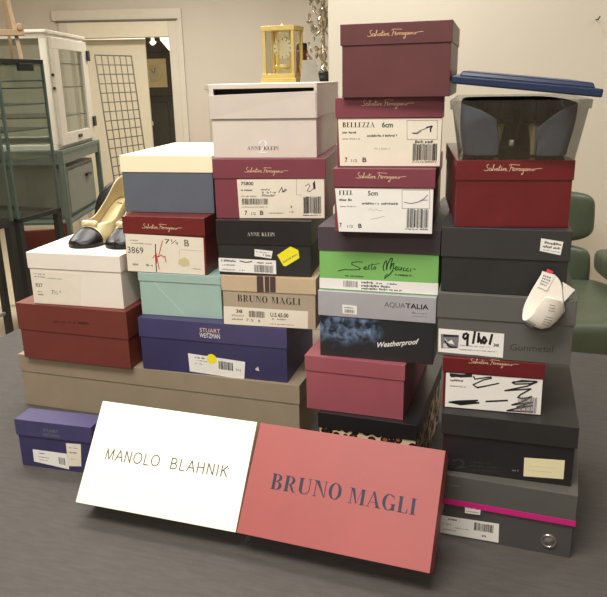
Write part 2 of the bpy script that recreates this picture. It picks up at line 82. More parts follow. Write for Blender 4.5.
# ------------------------------------------------------------------ materials
def lin(h):
    h = h.lstrip('#')
    c = [int(h[i:i+2], 16)/255 for i in (0, 2, 4)]
    return [(x/12.92 if x <= .04045 else ((x+.055)/1.055)**2.4) for x in c] + [1]
MATS = {}
def mat(name, col, rough=.6, metal=0, var=.06, scale=18, bump=0, bscale=200, spec=.5, coat=0, stretch=None):
    m = bpy.data.materials.new(name); m.use_nodes = True
    nt = m.node_tree; b = nt.nodes['Principled BSDF']
    b.inputs['Roughness'].default_value = rough; b.inputs['Metallic'].default_value = metal
    b.inputs['Specular IOR Level'].default_value = spec; b.inputs['Coat Weight'].default_value = coat
    c = lin(col)
    tc = nt.nodes.new('ShaderNodeTexCoord'); mp = nt.nodes.new('ShaderNodeMapping')
    nt.links.new(tc.outputs['Object'], mp.inputs['Vector'])
    if stretch: mp.inputs['Scale'].default_value = stretch
    if var:
        n = nt.nodes.new('ShaderNodeTexNoise'); n.inputs['Scale'].default_value = scale; n.inputs['Detail'].default_value = 4
        nt.links.new(mp.outputs['Vector'], n.inputs['Vector'])
        r = nt.nodes.new('ShaderNodeValToRGB')
        r.color_ramp.elements[0].position = .3; r.color_ramp.elements[1].position = .7
        r.color_ramp.elements[0].color = [x*(1-var) for x in c[:3]]+[1]
        r.color_ramp.elements[1].color = [min(1, x*(1+var)) for x in c[:3]]+[1]
        nt.links.new(n.outputs['Fac'], r.inputs['Fac']); nt.links.new(r.outputs['Color'], b.inputs['Base Color'])
    else: b.inputs['Base Color'].default_value = c
    if bump:
        n2 = nt.nodes.new('ShaderNodeTexNoise'); n2.inputs['Scale'].default_value = bscale; n2.inputs['Detail'].default_value = 3
        nt.links.new(mp.outputs['Vector'], n2.inputs['Vector'])
        bp = nt.nodes.new('ShaderNodeBump'); bp.inputs['Strength'].default_value = bump; bp.inputs['Distance'].default_value = .004
        nt.links.new(n2.outputs['Fac'], bp.inputs['Height']); nt.links.new(bp.outputs['Normal'], b.inputs['Normal'])
    MATS[name] = m
    return m
def clear(name, tint, gloss=.12, rough=.03):
    m = bpy.data.materials.new(name); m.use_nodes = True; nt = m.node_tree; nt.nodes.clear()
    o = nt.nodes.new('ShaderNodeOutputMaterial'); t = nt.nodes.new('ShaderNodeBsdfTransparent'); g = nt.nodes.new('ShaderNodeBsdfGlossy')
    t.inputs['Color'].default_value = lin(tint); g.inputs['Roughness'].default_value = rough
    fr = nt.nodes.new('ShaderNodeFresnel'); fr.inputs['IOR'].default_value = 1.45
    ma = nt.nodes.new('ShaderNodeMath'); ma.operation = 'MULTIPLY_ADD'; ma.inputs[1].default_value = .9; ma.inputs[2].default_value = gloss-.03
    nt.links.new(fr.outputs['Fac'], ma.inputs[0])
    ge = nt.nodes.new('ShaderNodeNewGeometry'); iv = nt.nodes.new('ShaderNodeMath'); iv.operation = 'SUBTRACT'; iv.inputs[0].default_value = 1; nt.links.new(ge.outputs['Backfacing'], iv.inputs[1])
    fm = nt.nodes.new('ShaderNodeMath'); fm.operation = 'MULTIPLY'; nt.links.new(ma.outputs[0], fm.inputs[0]); nt.links.new(iv.outputs[0], fm.inputs[1])   # one reflection per sheet, on its outer side
    mx = nt.nodes.new('ShaderNodeMixShader'); nt.links.new(fm.outputs[0], mx.inputs[0]); nt.links.new(t.outputs[0], mx.inputs[1]); nt.links.new(g.outputs[0], mx.inputs[2])
    nt.links.new(mx.outputs[0], o.inputs['Surface'])
    MATS[name] = m; return m
M = lambda n: MATS[n]
# inks and papers
for n, c in dict(ink='1c1a1c', greyink='77736f', paleink='b9b2a8', gold='e2b98a', palegold='e6c6a8', brown='4a3834', tan='a89580', red='c03c3a', stain='cdc096', deepgreen='1d3a1c', darkgrey='3a3835', midgrey='77757a', palegrey='c9c5bf', darkred='55201f', navyink='211f3a', palemint='b4d0c8').items():
    mat(n, c, rough=.6, var=0)
for n, c in dict(white='e9e6e0', paper='e3dac8', cream='e8dfb4', yellow='f0e11e').items():
    mat(n, c, rough=.65, var=.025, scale=30)
# cartons
mat('carton_red', '6f332b', .5, var=.05, bump=.05); mat('carton_white', 'e8dfd2', .55, var=.02)
mat('carton_purple', '433e66', .42, var=.06); mat('carton_purple_dark', '38345a', .45, var=.06); mat('carton_mint', '9db8ae', .6, var=.03)
mat('carton_oxblood', '6b2320', .35, var=.12, scale=25); mat('carton_maroon', '793945', .42, var=.05); mat('carton_maroon_top', '5d3033', .4, var=.08)
mat('carton_crimson', '66181d', .32, var=.1, scale=25, coat=.15)
mat('carton_cream', 'f3e9c8', .6, var=.02); mat('carton_slate', '5b616c', .6, var=.05)
mat('carton_taupe', '968772', .6, var=.05); mat('carton_taupe_shade', '8c7d69', .6, var=.05)
mat('carton_beige', 'c3ad8e', .6, var=.05); mat('carton_stone', 'a99a85', .6, var=.04)
mat('carton_black', '222022', .35, var=.15); mat('carton_blackmatte', '262524', .5, var=.15); mat('carton_charcoal', '302f2f', .5, var=.08)
mat('carton_gunmetal', '5b5a56', .55, var=.04); mat('carton_grey', '55534f', .55, var=.05); mat('carton_darkgrey', '4a4746', .5, var=.06)
mat('carton_plum', '463a40', .55, var=.05); mat('carton_green', '7bb562', .5, var=.03)
mat('carton_silver', 'b5b4ba', .38, metal=.25, var=.06); mat('carton_rose', '96505a', .5, var=.04)
mat('carton_pinkgrey', 'd3c9be', .55, var=.03)
mat('magenta', 'c8207a', .5, var=.03); mat('lid_ivory', 'f4efde', .5, var=.012); mat('lid_coral', '9c4d4a', .5, var=.04, scale=9, bump=.03)
mat('slot_shade', '2c2422', .7)  # dark tone standing in for shade inside the lid slot
def water():
    m = mat('carton_water', '23272a', .3, coat=.3); nt = m.node_tree; b = nt.nodes['Principled BSDF']
    for l in list(b.inputs['Base Color'].links): nt.links.remove(l)
    tc = nt.nodes.new('ShaderNodeTexCoord'); sx = nt.nodes.new('ShaderNodeSeparateXYZ'); nt.links.new(tc.outputs['Object'], sx.inputs[0])
    n = nt.nodes.new('ShaderNodeTexNoise'); n.inputs['Scale'].default_value = 70; n.inputs['Detail'].default_value = 10; n.inputs['Distortion'].default_value = .5
    nt.links.new(tc.outputs['Object'], n.inputs['Vector'])
    r = nt.nodes.new('ShaderNodeValToRGB'); r.color_ramp.elements[0].position = .4; r.color_ramp.elements[1].position = .68
    r.color_ramp.elements[0].color = lin('1b2430'); r.color_ramp.elements[1].color = lin('7891b2'); nt.links.new(n.outputs['Fac'], r.inputs['Fac'])
    def ramp(sock, a, bb):
        q = nt.nodes.new('ShaderNodeMapRange'); q.interpolation_type = 'SMOOTHSTEP'; nt.links.new(sock, q.inputs[0])
        q.inputs[1].default_value = a; q.inputs[2].default_value = bb; q.inputs[3].default_value = 0; q.inputs[4].default_value = 1; return q.outputs[0]
    # printed water picture fills the upper left of the front
    n2 = nt.nodes.new('ShaderNodeTexNoise'); n2.inputs['Scale'].default_value = 25; nt.links.new(tc.outputs['Object'], n2.inputs['Vector'])
    ad = nt.nodes.new('ShaderNodeMath'); ad.operation = 'MULTIPLY_ADD'; ad.inputs[1].default_value = .06; nt.links.new(n2.outputs['Fac'], ad.inputs[0]); nt.links.new(sx.outputs[0], ad.inputs[2])
    ad2 = nt.nodes.new('ShaderNodeMath'); ad2.operation = 'MULTIPLY_ADD'; ad2.inputs[1].default_value = -.05; nt.links.new(n2.outputs['Fac'], ad2.inputs[0]); nt.links.new(sx.outputs[2], ad2.inputs[2])
    mu = nt.nodes.new('ShaderNodeMath'); mu.operation = 'MULTIPLY'
    nt.links.new(ramp(ad.outputs[0], .15, .115), mu.inputs[0]); nt.links.new(ramp(ad2.outputs[0], -.01, .028), mu.inputs[1])
    mx = nt.nodes.new('ShaderNodeMix'); mx.data_type = 'RGBA'; nt.links.new(mu.outputs[0], mx.inputs[0]); mx.inputs[6].default_value = lin('24272a'); nt.links.new(r.outputs[0], mx.inputs[7])
    nt.links.new(mx.outputs[2], b.inputs['Base Color'])
water()
def leopard():
    m = mat('carton_leopard', 'c0a17a', .5); nt = m.node_tree; b = nt.nodes['Principled BSDF']
    for l in list(b.inputs['Base Color'].links): nt.links.remove(l)
    tc = nt.nodes.new('ShaderNodeTexCoord'); v = nt.nodes.new('ShaderNodeTexVoronoi'); v.inputs['Scale'].default_value = 62
    nt.links.new(tc.outputs['Object'], v.inputs['Vector'])
    r = nt.nodes.new('ShaderNodeValToRGB'); e = r.color_ramp.elements
    e[0].position = .0; e[0].color = lin('8a5e38'); e[1].position = .28; e[1].color = lin('1b1512')
    a = e.new(.24); a.color = lin('8a5e38'); a = e.new(.48); a.color = lin('1b1512'); a = e.new(.53); a.color = lin('d8bf9c')
    nt.links.new(v.outputs['Distance'], r.inputs['Fac']); nt.links.new(r.outputs[0], b.inputs['Base Color'])
leopard()
# room and furniture
mat('tablecloth_grey', '524e4b', .8, var=.1, scale=26, bump=.25, bscale=90, spec=.25, stretch=(1, 5, 1))
mat('wall_paint', 'bdb3a4', .8, var=.02, scale=3); mat('wall_warm', 'e4dccb', .8, var=.015, scale=3); mat('ceiling_paint', 'e8e4da', .9, var=.02)
mat('floor_vinyl', 'b5a88f', .5, var=.08, scale=4); mat('trim_paint', 'c3baa8', .6, var=.02); mat('door_paint', 'd0c5ac', .6, var=.02); mat('gap_dark', '6e6558', .8)
mat('white_enamel', 'ddd7c8', .45, var=.03); mat('green_metal', '5c685e', .4, var=.08); mat('grey_metal', '83857e', .45, var=.05); mat('black_metal', '1d1f1e', .45, var=.1)
mat('wire_grey', '5b564c', .5); mat('shelf_edge', '46554f', .3); mat('leather_green', '525b49', .38, var=.12, scale=7, bump=.25, bscale=28)
mat('leather_dark', '1f1c1b', .4, var=.1, bump=.2, bscale=40); mat('plywood_pale', 'c6ad86', .5, var=.1, stretch=(1, 6, 1)); mat('wood_tan', 'b39874', .6, var=.1)
mat('wood_dark', '3c3833', .5, var=.12, scale=8); mat('wood_red', '5a2119', .45, var=.15, scale=10); mat('dial_cream', 'cdbf98', .6, var=.05)
mat('brass', 'f5dc8c', .34, metal=.45, var=.05); mat('brass_pale', 'f0e2b0', .35, metal=.35, var=.05); mat('dial_white', 'efe9d8', .5, var=.03)
mat('crystal_silver', 'c9c2b2', .12, metal=.85, var=.25, scale=40); mat('lid_blue', '1b2a49', .35, var=.06); mat('patent_black', '0e0d0d', .38, spec=.4, coat=0, var=.1)
mat('leather_gold', 'c2b38c', .4, metal=.25, var=.08); mat('lining_gold', 'bba97c', .4, metal=.2, var=.1); mat('suede_black', '1c1c1f', .8, var=.15)
mat('cloth_slate', '585d67', .8, var=.15, bump=.3, bscale=30); mat('receipt_paper', 'efe8dc', .7, var=.04, scale=40); mat('card_grey', 'aaa396', .6, var=.06); mat('pinkred', 'd8354a', .6)
mat('shade_brown', '7a4a38', .6); mat('nickel', 'b9b6b0', .25, metal=.9, var=.05); mat('mesh_grey', '6f6c6a', .6, var=.25, scale=300)
clear('glass', 'f3f6f4', .05); clear('glass_clock', 'f8f7f0', .06); clear('clear_plastic', 'ececec', .08, .08)

# ------------------------------------------------------------------ mesh building
class MB:
    def __init__(s): s.v = []; s.f = []; s.m = []; s.mats = []
    def mi(s, m):
        if m not in s.mats: s.mats.append(m)
        return s.mats.index(m)
    def add(s, vs, fs, m):
        b = len(s.v); s.v += [tuple(v) for v in vs]; i = s.mi(m)
        for f in fs: s.f.append([b+k for k in f]); s.m.append(i)
    def box(s, a, b, m, T=None):
        x0, y0, z0 = a; x1, y1, z1 = b
        vs = [Vector(p) for p in ((x0,y0,z0),(x1,y0,z0),(x1,y1,z0),(x0,y1,z0),(x0,y0,z1),(x1,y0,z1),(x1,y1,z1),(x0,y1,z1))]
        if T: vs = [T @ v for v in vs]
        s.add(vs, [(0,3,2,1),(4,5,6,7),(0,1,5,4),(1,2,6,5),(2,3,7,6),(3,0,4,7)], m)
    def hull(s, lo, hi, m):        # loft between two same-count loops (closed) with caps
        n = len(lo); vs = list(lo)+list(hi)
        fs = [(i, (i+1) % n, n+(i+1) % n, n+i) for i in range(n)] + [tuple(range(n))[::-1], tuple(range(n, 2*n))]
        s.add(vs, fs, m)
    def tube(s, pts, r, m, n=8, cap=True):
        pts = [Vector(p) for p in pts]; rs = r if isinstance(r, (list, tuple)) else [r]*len(pts)
        rings = []; up = None
        for i, p in enumerate(pts):
            d = (pts[min(i+1, len(pts)-1)]-pts[max(i-1, 0)]).normalized()
            if up is None: up = Vector((0,0,1)) if abs(d.z) < .9 else Vector((1,0,0))
            a = d.cross(up).normalized(); up = a.cross(d).normalized()
            rings.append([p+(a*math.cos(2*math.pi*k/n)+up*math.sin(2*math.pi*k/n))*rs[i] for k in range(n)])
        vs = [q for rr in rings for q in rr]; fs = []
        for i in range(len(rings)-1):
            for k in range(n): fs.append((i*n+k, i*n+(k+1) % n, (i+1)*n+(k+1) % n, (i+1)*n+k))
        if cap: fs += [tuple(range(n))[::-1], tuple(range((len(rings)-1)*n, len(rings)*n))]
        s.add(vs, fs, m)
    def lathe(s, prof, m, n=24, c=(0,0,0)):
        vs = []; fs = []
        for r, z in prof:
            for k in range(n): vs.append((c[0]+r*math.cos(2*math.pi*k/n), c[1]+r*math.sin(2*math.pi*k/n), c[2]+z))
        for i in range(len(prof)-1):
            for k in range(n): fs.append((i*n+k, i*n+(k+1) % n, (i+1)*n+(k+1) % n, (i+1)*n+k))
        fs += [tuple(range(n))[::-1], tuple(range((len(prof)-1)*n, len(prof)*n))]
        s.add(vs, fs, m)
    def grid(s, rows, m, skip=lambda i, j: False):
        n = len(rows[0]); vs = [p for r in rows for p in r]
        fs = [(i*n+j, i*n+j+1, (i+1)*n+j+1, (i+1)*n+j) for i in range(len(rows)-1) for j in range(n-1) if not skip(i, j)]
        s.add(vs, fs, m)
    def soft(s, c, r, m, e=.35, nu=28, nv=16, T=None, puff=None):   # rounded cushion (superellipsoid)
        P = lambda x, q: math.copysign(abs(x)**q, x)
        rows = []
        for i in range(nv+1):
            t = -math.pi/2+math.pi*i/nv; row = []
            for j in range(nu+1):
                a = 2*math.pi*j/nu
                q = Vector((r[0]*P(math.cos(t), e)*P(math.cos(a), e), r[1]*P(math.cos(t), e)*P(math.sin(a), e), r[2]*P(math.sin(t), e)))
                if puff: q = puff(q)
                q = q+Vector(c)
                row.append(T @ q if T else q)
            rows.append(row)
        s.grid(rows, m)
    def build(s, name, parent=None, smooth=False, bevel=0, weld=False, solid=0, sub=0):
        me = bpy.data.meshes.new(name); me.from_pydata(s.v, [], s.f); me.update()
        for m in s.mats: me.materials.append(MATS[m])
        for p, i in zip(me.polygons, s.m): p.material_index = i; p.use_smooth = smooth
        if weld:
            bm = bmesh.new(); bm.from_mesh(me); bmesh.ops.remove_doubles(bm, verts=bm.verts, dist=1e-5); bmesh.ops.recalc_face_normals(bm, faces=bm.faces); bm.to_mesh(me); bm.free()
        o = bpy.data.objects.new(name, me); COL.objects.link(o)
        if solid: d = o.modifiers.new('t', 'SOLIDIFY'); d.thickness = solid; d.offset = 0
        if sub: d = o.modifiers.new('s', 'SUBSURF'); d.levels = sub; d.render_levels = sub
        if bevel: d = o.modifiers.new('b', 'BEVEL'); d.width = bevel; d.segments = 2; d.limit_method = 'ANGLE'; d.angle_limit = math.radians(40)
        if parent: o.parent = parent
        return o
def tag(o, label, cat, group=None):
    o['label'] = label; o['category'] = cat
    if group: o['group'] = group
    return o
def thing(name, label, cat, loc=(0,0,0), yaw=0, group=None, mtx=None):
    o = bpy.data.objects.new(name, None); COL.objects.link(o); o.empty_display_size = .05
    if mtx is not None: o.matrix_world = mtx
    else: o.location = loc; o.rotation_euler = (0, 0, yaw)
    return tag(o, label, cat, group)
def struct(o): o['kind'] = 'structure'; return o

# ------------------------------------------------------------------ lettering: every glyph is a list of flat polygons, cap height 1
def rect(x0, y0, x1, y1): return [(x0,y0),(x1,y0),(x1,y1),(x0,y1)]
def arc(cx, cy, rx, ry, th, tv, a0, a1, n=14):
    out = []
    for i in range(n):
        A = [math.radians(a0+(a1-a0)*(i+k)/n) for k in (0, 1)]
        o = [(cx+rx*math.cos(a), cy+ry*math.sin(a)) for a in A]; q = [(cx+(rx-th)*math.cos(a), cy+(ry-tv)*math.sin(a)) for a in A]
        out.append([o[0], o[1], q[1], q[0]])
    return out
def didone(ch, T=.2):
    t = .05; S = .035
    def stem(x, w=T, y0=0, y1=1, top=True, bot=True, e=.085):
        p = [rect(x, y0, x+w, y1)]
        if bot: p.append(rect(x-e, y0, x+w+e, y0+S))
        if top: p.append(rect(x-e, y1-S, x+w+e, y1))
        return p
    if ch == 'B': return stem(.1)[:1]+[rect(.01,0,.42,S),rect(.01,1-S,.4,1),rect(.2,.505,.42,.535)]+arc(.38,.765,.3,.235,T*.95,t,-90,90)+arc(.4,.265,.33,.265,T,t,-90,90), .8
    if ch == 'R': return stem(.1)[:1]+[rect(.01,0,.36,S),rect(.01,1-S,.4,1),rect(.2,.46,.42,.49)]+arc(.38,.73,.32,.27,T*.95,t,-90,90)+[[(.36,.47),(.5,.47),(.72,.06),(.84,0),(.62,0),(.57,.05)]], .86
    if ch == 'U': return [rect(.1,.3,.1+T,1),rect(.02,1-S,.1+T+.09,1),rect(.73,.3,.73+t,1),rect(.62,1-S,.87,1)]+arc(.4325,.31,.3325,.32,T,.05,180,262)+arc(.4325,.31,.3325,.32,.05,.05,262,360), .92
    if ch == 'N': return [rect(.14,0,.14+t,1),rect(.04,0,.28,S),rect(.02,1-S,.2,1),rect(.76,0,.76+t,1),rect(.66,1-S,.9,1),[(.1,1),(.1+T+.06,1),(.795,0),(.75,0)]], .94
    if ch == 'O': return arc(.42,.5,.4,.52,T,t,0,360,28), .86
    if ch == 'M': return [rect(.14,0,.14+t,1),rect(.04,0,.28,S),rect(.03,1-S,.2,1),[(.13,1),(.13+T+.03,1),(.56,.08),(.52,0)],[(.52,0),(.56,.08),(.86,1),(.82,1)]]+stem(.82)[:2]+[rect(.8,1-S,1.08,1)], 1.12
    if ch == 'A': return [[(.42,1),(.47,1),(.14,0),(.1,0)],[(.36,1),(.5,1),(.88,0),(.68,0)],rect(.22,.3,.66,.335),rect(.01,0,.26,S),rect(.58,0,.97,S)], .96
    if ch == 'G': return arc(.44,.5,.42,.52,T,t,48,312,24)+[rect(.62,.02,.62+T,.42),rect(.53,.42-S,.88,.42),[(.7,.72),(.74,.72),(.74,1),(.7,.92)]], .92
    if ch == 'L': return stem(.1)+[rect(.1,0,.66,S),[(.58,S),(.66,S),(.68,.3),(.655,.3)]], .74
    if ch == 'I': return stem(.1), .37
    if ch in 'EF':
        p = stem(.1)+[rect(.1,1-S,.64,1),[(.56,1-S),(.64,1-S),(.65,.74),(.625,.74)],rect(.2,.49,.48,.52),rect(.46,.4,.485,.61)]
        if ch == 'E': p += [rect(.1,0,.66,S),[(.58,S),(.66,S),(.69,.28),(.665,.28)]]
        return p, .74
    if ch == 'K': return stem(.1)+[[(.24,.42),(.28,.4),(.72,1),(.66,1)],[(.36,.56),(.5,.66),(.86,0),(.64,0)],rect(.58,1-S,.82,1),rect(.56,0,.92,S)], .92
    if ch == 'Z': return [rect(.06,1-S,.68,1),rect(.04,0,.7,S),[(.48,1),(.68,1),(.26,0),(.06,0)],[(.06,1),(.06,.74),(.085,.74),(.14,1)],[(.7,0),(.7,.28),(.675,.28),(.6,0)]], .76
    if ch == '2': return arc(.34,.72,.3,.28,.13,t,-20,175,14)+[[(.5,.66),(.64,.66),(.2,.1),(.06,.06)],rect(.04,0,.64,.1)], .72
    return [], .42
def thin(ch):
    w = .085
    L = lambda *p: line(p, w)
    if ch == 'M': return L((.08,0),(.1,1))+L((.1,1),(.42,.05))+L((.42,.05),(.74,1))+L((.74,1),(.78,0)), .92
    if ch == 'A': return L((.02,0),(.36,1))+L((.36,1),(.7,0))+L((.15,.36),(.58,.36)), .76
    if ch == 'N': return L((.08,0),(.08,1))+L((.08,1),(.6,0))+L((.6,0),(.6,1)), .76
    if ch == 'O': return arc(.42,.5,.42,.53,w,w,0,360,26), .92
    if ch == 'L': return L((.08,1),(.08,0),(.48,0)), .58
    if ch == 'B': return L((.08,0),(.08,1))+L((.08,1),(.34,1))+L((.08,.53),(.36,.53))+L((.08,.02),(.36,.02))+arc(.34,.765,.24,.255,w,w,-90,90)+arc(.36,.275,.27,.275,w,w,-90,90), .72
    if ch == 'H': return L((.08,0),(.08,1))+L((.62,0),(.62,1))+L((.08,.53),(.62,.53)), .78
    if ch == 'I': return L((.08,0),(.08,1)), .24
    if ch == 'K': return L((.08,0),(.08,1))+L((.08,.42),(.54,1))+L((.24,.6),(.6,0)), .66
    return [], .4
def line(pts, w):
    out = []
    for i in range(len(pts)-1):
        a, b = Vector(pts[i]), Vector(pts[i+1]); d = b-a
        if d.length < 1e-9: continue
        d = d.normalized()*w*.5; n = Vector((-d.y, d.x))
        a2, b2 = a-d*.6, b+d*.6
        out.append([tuple(a2-n), tuple(b2-n), tuple(b2+n), tuple(a2+n)])
    return out
FERR = [[(80,45),(72,38),(60,48),(62,62),(75,78),(72,95),(50,98),(35,90)],[(105,75),(90,72),(82,88),(92,98),(105,85),(107,75),(108,97)],[(112,97),(125,60),(130,40),(122,45),(118,95)],[(130,75),(136,97),(148,75)],[(168,75),(155,75),(150,90),(160,98),(168,80),(172,97)],[(185,45),(176,90),(186,97)],[(170,65),(202,62)],[(200,76),(190,88),(198,98),(208,88),(200,76)],[(214,76),(214,97),(218,80),(228,76)],[(230,88),(242,82),(238,74),(228,86),(236,98),(252,95)],
 [(288,48),(280,80),(270,103)],[(268,48),(282,38),(320,42),(364,44)],[(278,70),(312,67)],[(300,88),(312,80),(306,74),(298,88),(308,98),(318,92)],[(322,76),(322,97),(326,80),(336,76)],[(340,76),(340,97),(344,80),(354,76)],[(374,76),(360,76),(356,90),(366,98),(376,80),(378,97)],[(402,76),(388,78),(386,92),(396,96),(404,78),(402,110),(392,132),(382,130),(390,112)],[(430,76),(416,78),(412,92),(422,98),(432,78),(434,97)],[(440,97),(443,78),(450,78),(454,97),(460,78),(467,78),(472,97)],[(490,78),(480,90),(490,98),(500,88),(490,78)],[(500,82),(530,76),(566,75)]]
FCACHE = {}
def fontmesh(s, style):
    k = (s, style)
    if k in FCACHE: return FCACHE[k]
    cu = bpy.data.curves.new('t', 'FONT'); cu.body = s; cu.size = 1; cu.resolution_u = 3
    if style == 'bold': cu.offset = .022
    if style == 'weather': cu.offset = .018; cu.shear = .25
    o = bpy.data.objects.new('t', cu); COL.objects.link(o)
    me = bpy.data.meshes.new_from_object(o.evaluated_get(bpy.context.evaluated_depsgraph_get()))
    P = [[(me.vertices[i].co.x, me.vertices[i].co.y) for i in p.vertices] for p in me.polygons]
    bpy.data.objects.remove(o); bpy.data.curves.remove(cu); bpy.data.meshes.remove(me)
    xs = [x for p in P for x, y in p]
    x0, x1 = min(xs), max(xs)
    FCACHE[k] = [[((x-x0)/(x1-x0), y/.7) for x, y in p] for p in P]
    return FCACHE[k]
def text_polys(s, style):
    if style == 'ferr':
        return [[((x-35)/530, (100-y)/60) for x, y in q] for st in FERR for q in line(st, 4.2)]
    if style == 'weather': return fontmesh('Weatherproof', 'weather')
    if style in ('serif', 'serifb', 'thin'):
        P = []; x = 0
        for ch in s:
            g, adv = thin(ch) if style == 'thin' else didone(ch, .24 if style == 'serifb' else .2)
            P += [[(a+x, b) for a, b in p] for p in g]; x += adv+(.13 if style == 'thin' else .05)
        xs = [a for p in P for a, b in p]; x0, x1 = min(xs), max(xs)
        return [[((a-x0)/(x1-x0), b) for a, b in p] for p in P]
    return fontmesh(s, style)
def ink_items(mb, items, place, off):
    """place(u, v, off) -> local point; every mark is a thin flat print a hair above its sheet"""
    for k, it in enumerate(items):
        z = off+k*1.5e-5; polys = []
        if it[0] == 't':
            _, s, u0, v0, u1, v1, h, style, m = it
            polys = [[(u0+(u1-u0)*x-(v1-v0)*0*y, v0+(v1-v0)*x+h*y) for x, y in p] for p in text_polys(s, style)]
        elif it[0] == 'b':
            _, u0, v0, u1, v1, h, m = it; rnd = random.Random(int(u0*1e5)); x = 0; L = math.hypot(u1-u0, v1-v0); n = max(8, int(L/.0011))
            for i in range(n):
                a = i/n; b = a+rnd.choice((.35, .5, .8))/n; low = h*rnd.choice((0, 0, .0, .04)); up = h*rnd.choice((1, 1, .94))
                polys.append([(u0+(u1-u0)*a, v0+(v1-v0)*a+low), (u0+(u1-u0)*b, v0+(v1-v0)*b+low), (u0+(u1-u0)*b, v0+(v1-v0)*b+up), (u0+(u1-u0)*a, v0+(v1-v0)*a+up)])
        elif it[0] == 'm':
            _, u0, v0, u1, v1, h, m = it; rnd = random.Random(int(u0*1e5)+3); L = math.hypot(u1-u0, v1-v0); x = 0; cw = max(h*.55, .0009)
            while x < L:
                if rnd.random() < .86:
                    a = x/L; b = min(1, (x+cw*.72)/L); y0 = h*rnd.choice((0, 0, .2)); y1 = h*rnd.choice((.75, 1, .7))
                    polys.append([(u0+(u1-u0)*a, v0+(v1-v0)*a+y0), (u0+(u1-u0)*b, v0+(v1-v0)*b+y0), (u0+(u1-u0)*b, v0+(v1-v0)*b+y1), (u0+(u1-u0)*a, v0+(v1-v0)*a+y1)])
                x += cw
        elif it[0] == 's': _, pts, w, m = it; polys = line([tuple(p) for p in pts], max(w, .0004))
        elif it[0] == 'p': _, pts, m = it; polys = [[tuple(p) for p in pts]]
        elif it[0] == 'o':
            _, u, v, r, m = it; polys = [[(u+r*math.cos(a*math.pi/12), v+r*math.sin(a*math.pi/12)) for a in range(24)]]
        for p in polys: mb.add([place(u, v, z) for u, v in p], [tuple(range(len(p)))], m)
def apply_decals(key, parent, place):
    inks = []
    for it in DEC.get(key, []):
        if it[0] == 'sticker':
            _, name, label, quad, m, items = it
            mb = MB(); n = len(quad)
            mb.hull([place(u, v, .0001) for u, v in quad][::-1], [place(u, v, .0004) for u, v in quad][::-1], m)
            ink_items(mb, items, place, .0005)
            o = mb.build(name, parent)
            if label: o['label'] = label
        else: inks.append(it)
    if inks:
        mb = MB(); ink_items(mb, inks, place, .0002); mb.build('lettering' if any(i[0] == 't' for i in inks) else 'print', parent)

# ------------------------------------------------------------------ shoe boxes
def shell(mb, w, d, z0, z1, t, m):
    lo, li = [(0,0),(w,0),(w,d),(0,d)], [(t,t),(w-t,t),(w-t,d-t),(t,d-t)]
    vs = [(x,y,z0) for x, y in lo]+[(x,y,z1) for x, y in lo]+[(x,y,z0) for x, y in li]+[(x,y,z1-t) for x, y in li]
    fs = [(4,5,6,7),(11,10,9,8+3)] if False else [(4,5,6,7),(15,14,13,12)]
    for i in range(4):
        j = (i+1) % 4
        fs += [(i,j,4+j,4+i),(8+j,8+i,12+i,12+j),(j,i,8+i,8+j)]
    mb.add(vs, fs, m)
def shoebox(key, label, lidm, bodym, frontm=None, mtx=None, dims=None):
    b = dims or BX[key]; w, d, h, lh, ov = b['w'], b['d'], b['h'], b['lh'], b['ov']
    t = thing('shoebox', label, 'shoebox', b['o'] if not mtx else (0,0,0), b['yaw'] if not mtx else 0, mtx=mtx)
    th = min(.0014, ov-.0004)
    mb = MB(); mb.box((ov, ov, 0), (w-ov, d-ov, h-th-.0006 if key != 'akwhite' else h-.04), bodym)
    if frontm: mb.m[2] = mb.mi(frontm)
    body = mb.build('body', t, bevel=.0007)
    mb = MB()
    if key == 'akwhite':
        # lid with an open slot along the top of its front flap
        s0, s1, sl = .0095, w-.006, .0085
        zt, zb = h-.0085, h-lh
        mb.box((0,.004,h-.004), (w,d,h), lidm); mb.box((0,0,h-.0085), (w,.004,h), lidm)
        for x in (0, w-.0014): mb.box((x,.004,zb), (x+.0014,d,h-.004), lidm)
        mb.box((0,d-.0014,zb), (w,d,h-.004), lidm)
        mb.box((0,0,zb), (s0,.0014,zt), lidm); mb.box((s1,0,zb), (w,.0014,zt), lidm)
        mb.hull([(s0-.009,-.0016,zb),(s1+.004,-.0016,zb),(s1+.004,0,zb),(s0-.009,0,zb)], [(s0-.009,-.006,h-.0195),(s1+.004,-.004,h-.0145),(s1+.004,-.0025,h-.0145),(s0-.009,-.0045,h-.0195)], lidm)
        mb.box((s0,.03,zb+.012), (s1,.032,h-.004), 'slot_shade')  # dark sheet added behind the slot so its inside looks shaded
    else: shell(mb, w, d, h-lh, h, th, lidm)
    lid = mb.build('lid', t, bevel=.0009)
    if b.get('tilt'): lid.rotation_euler[1] = -b['tilt']
    if mtx:
        apply_decals(key+'/top', lid, lambda u, v, o: (u, v, h+o))
    else:
        lift = .0
        apply_decals(key+'/lid', lid, lambda u, v, o: (u, -o, v))
        apply_decals(key+'/body', body, lambda u, v, o: (u, ov-o, v))
    return t, lid, body
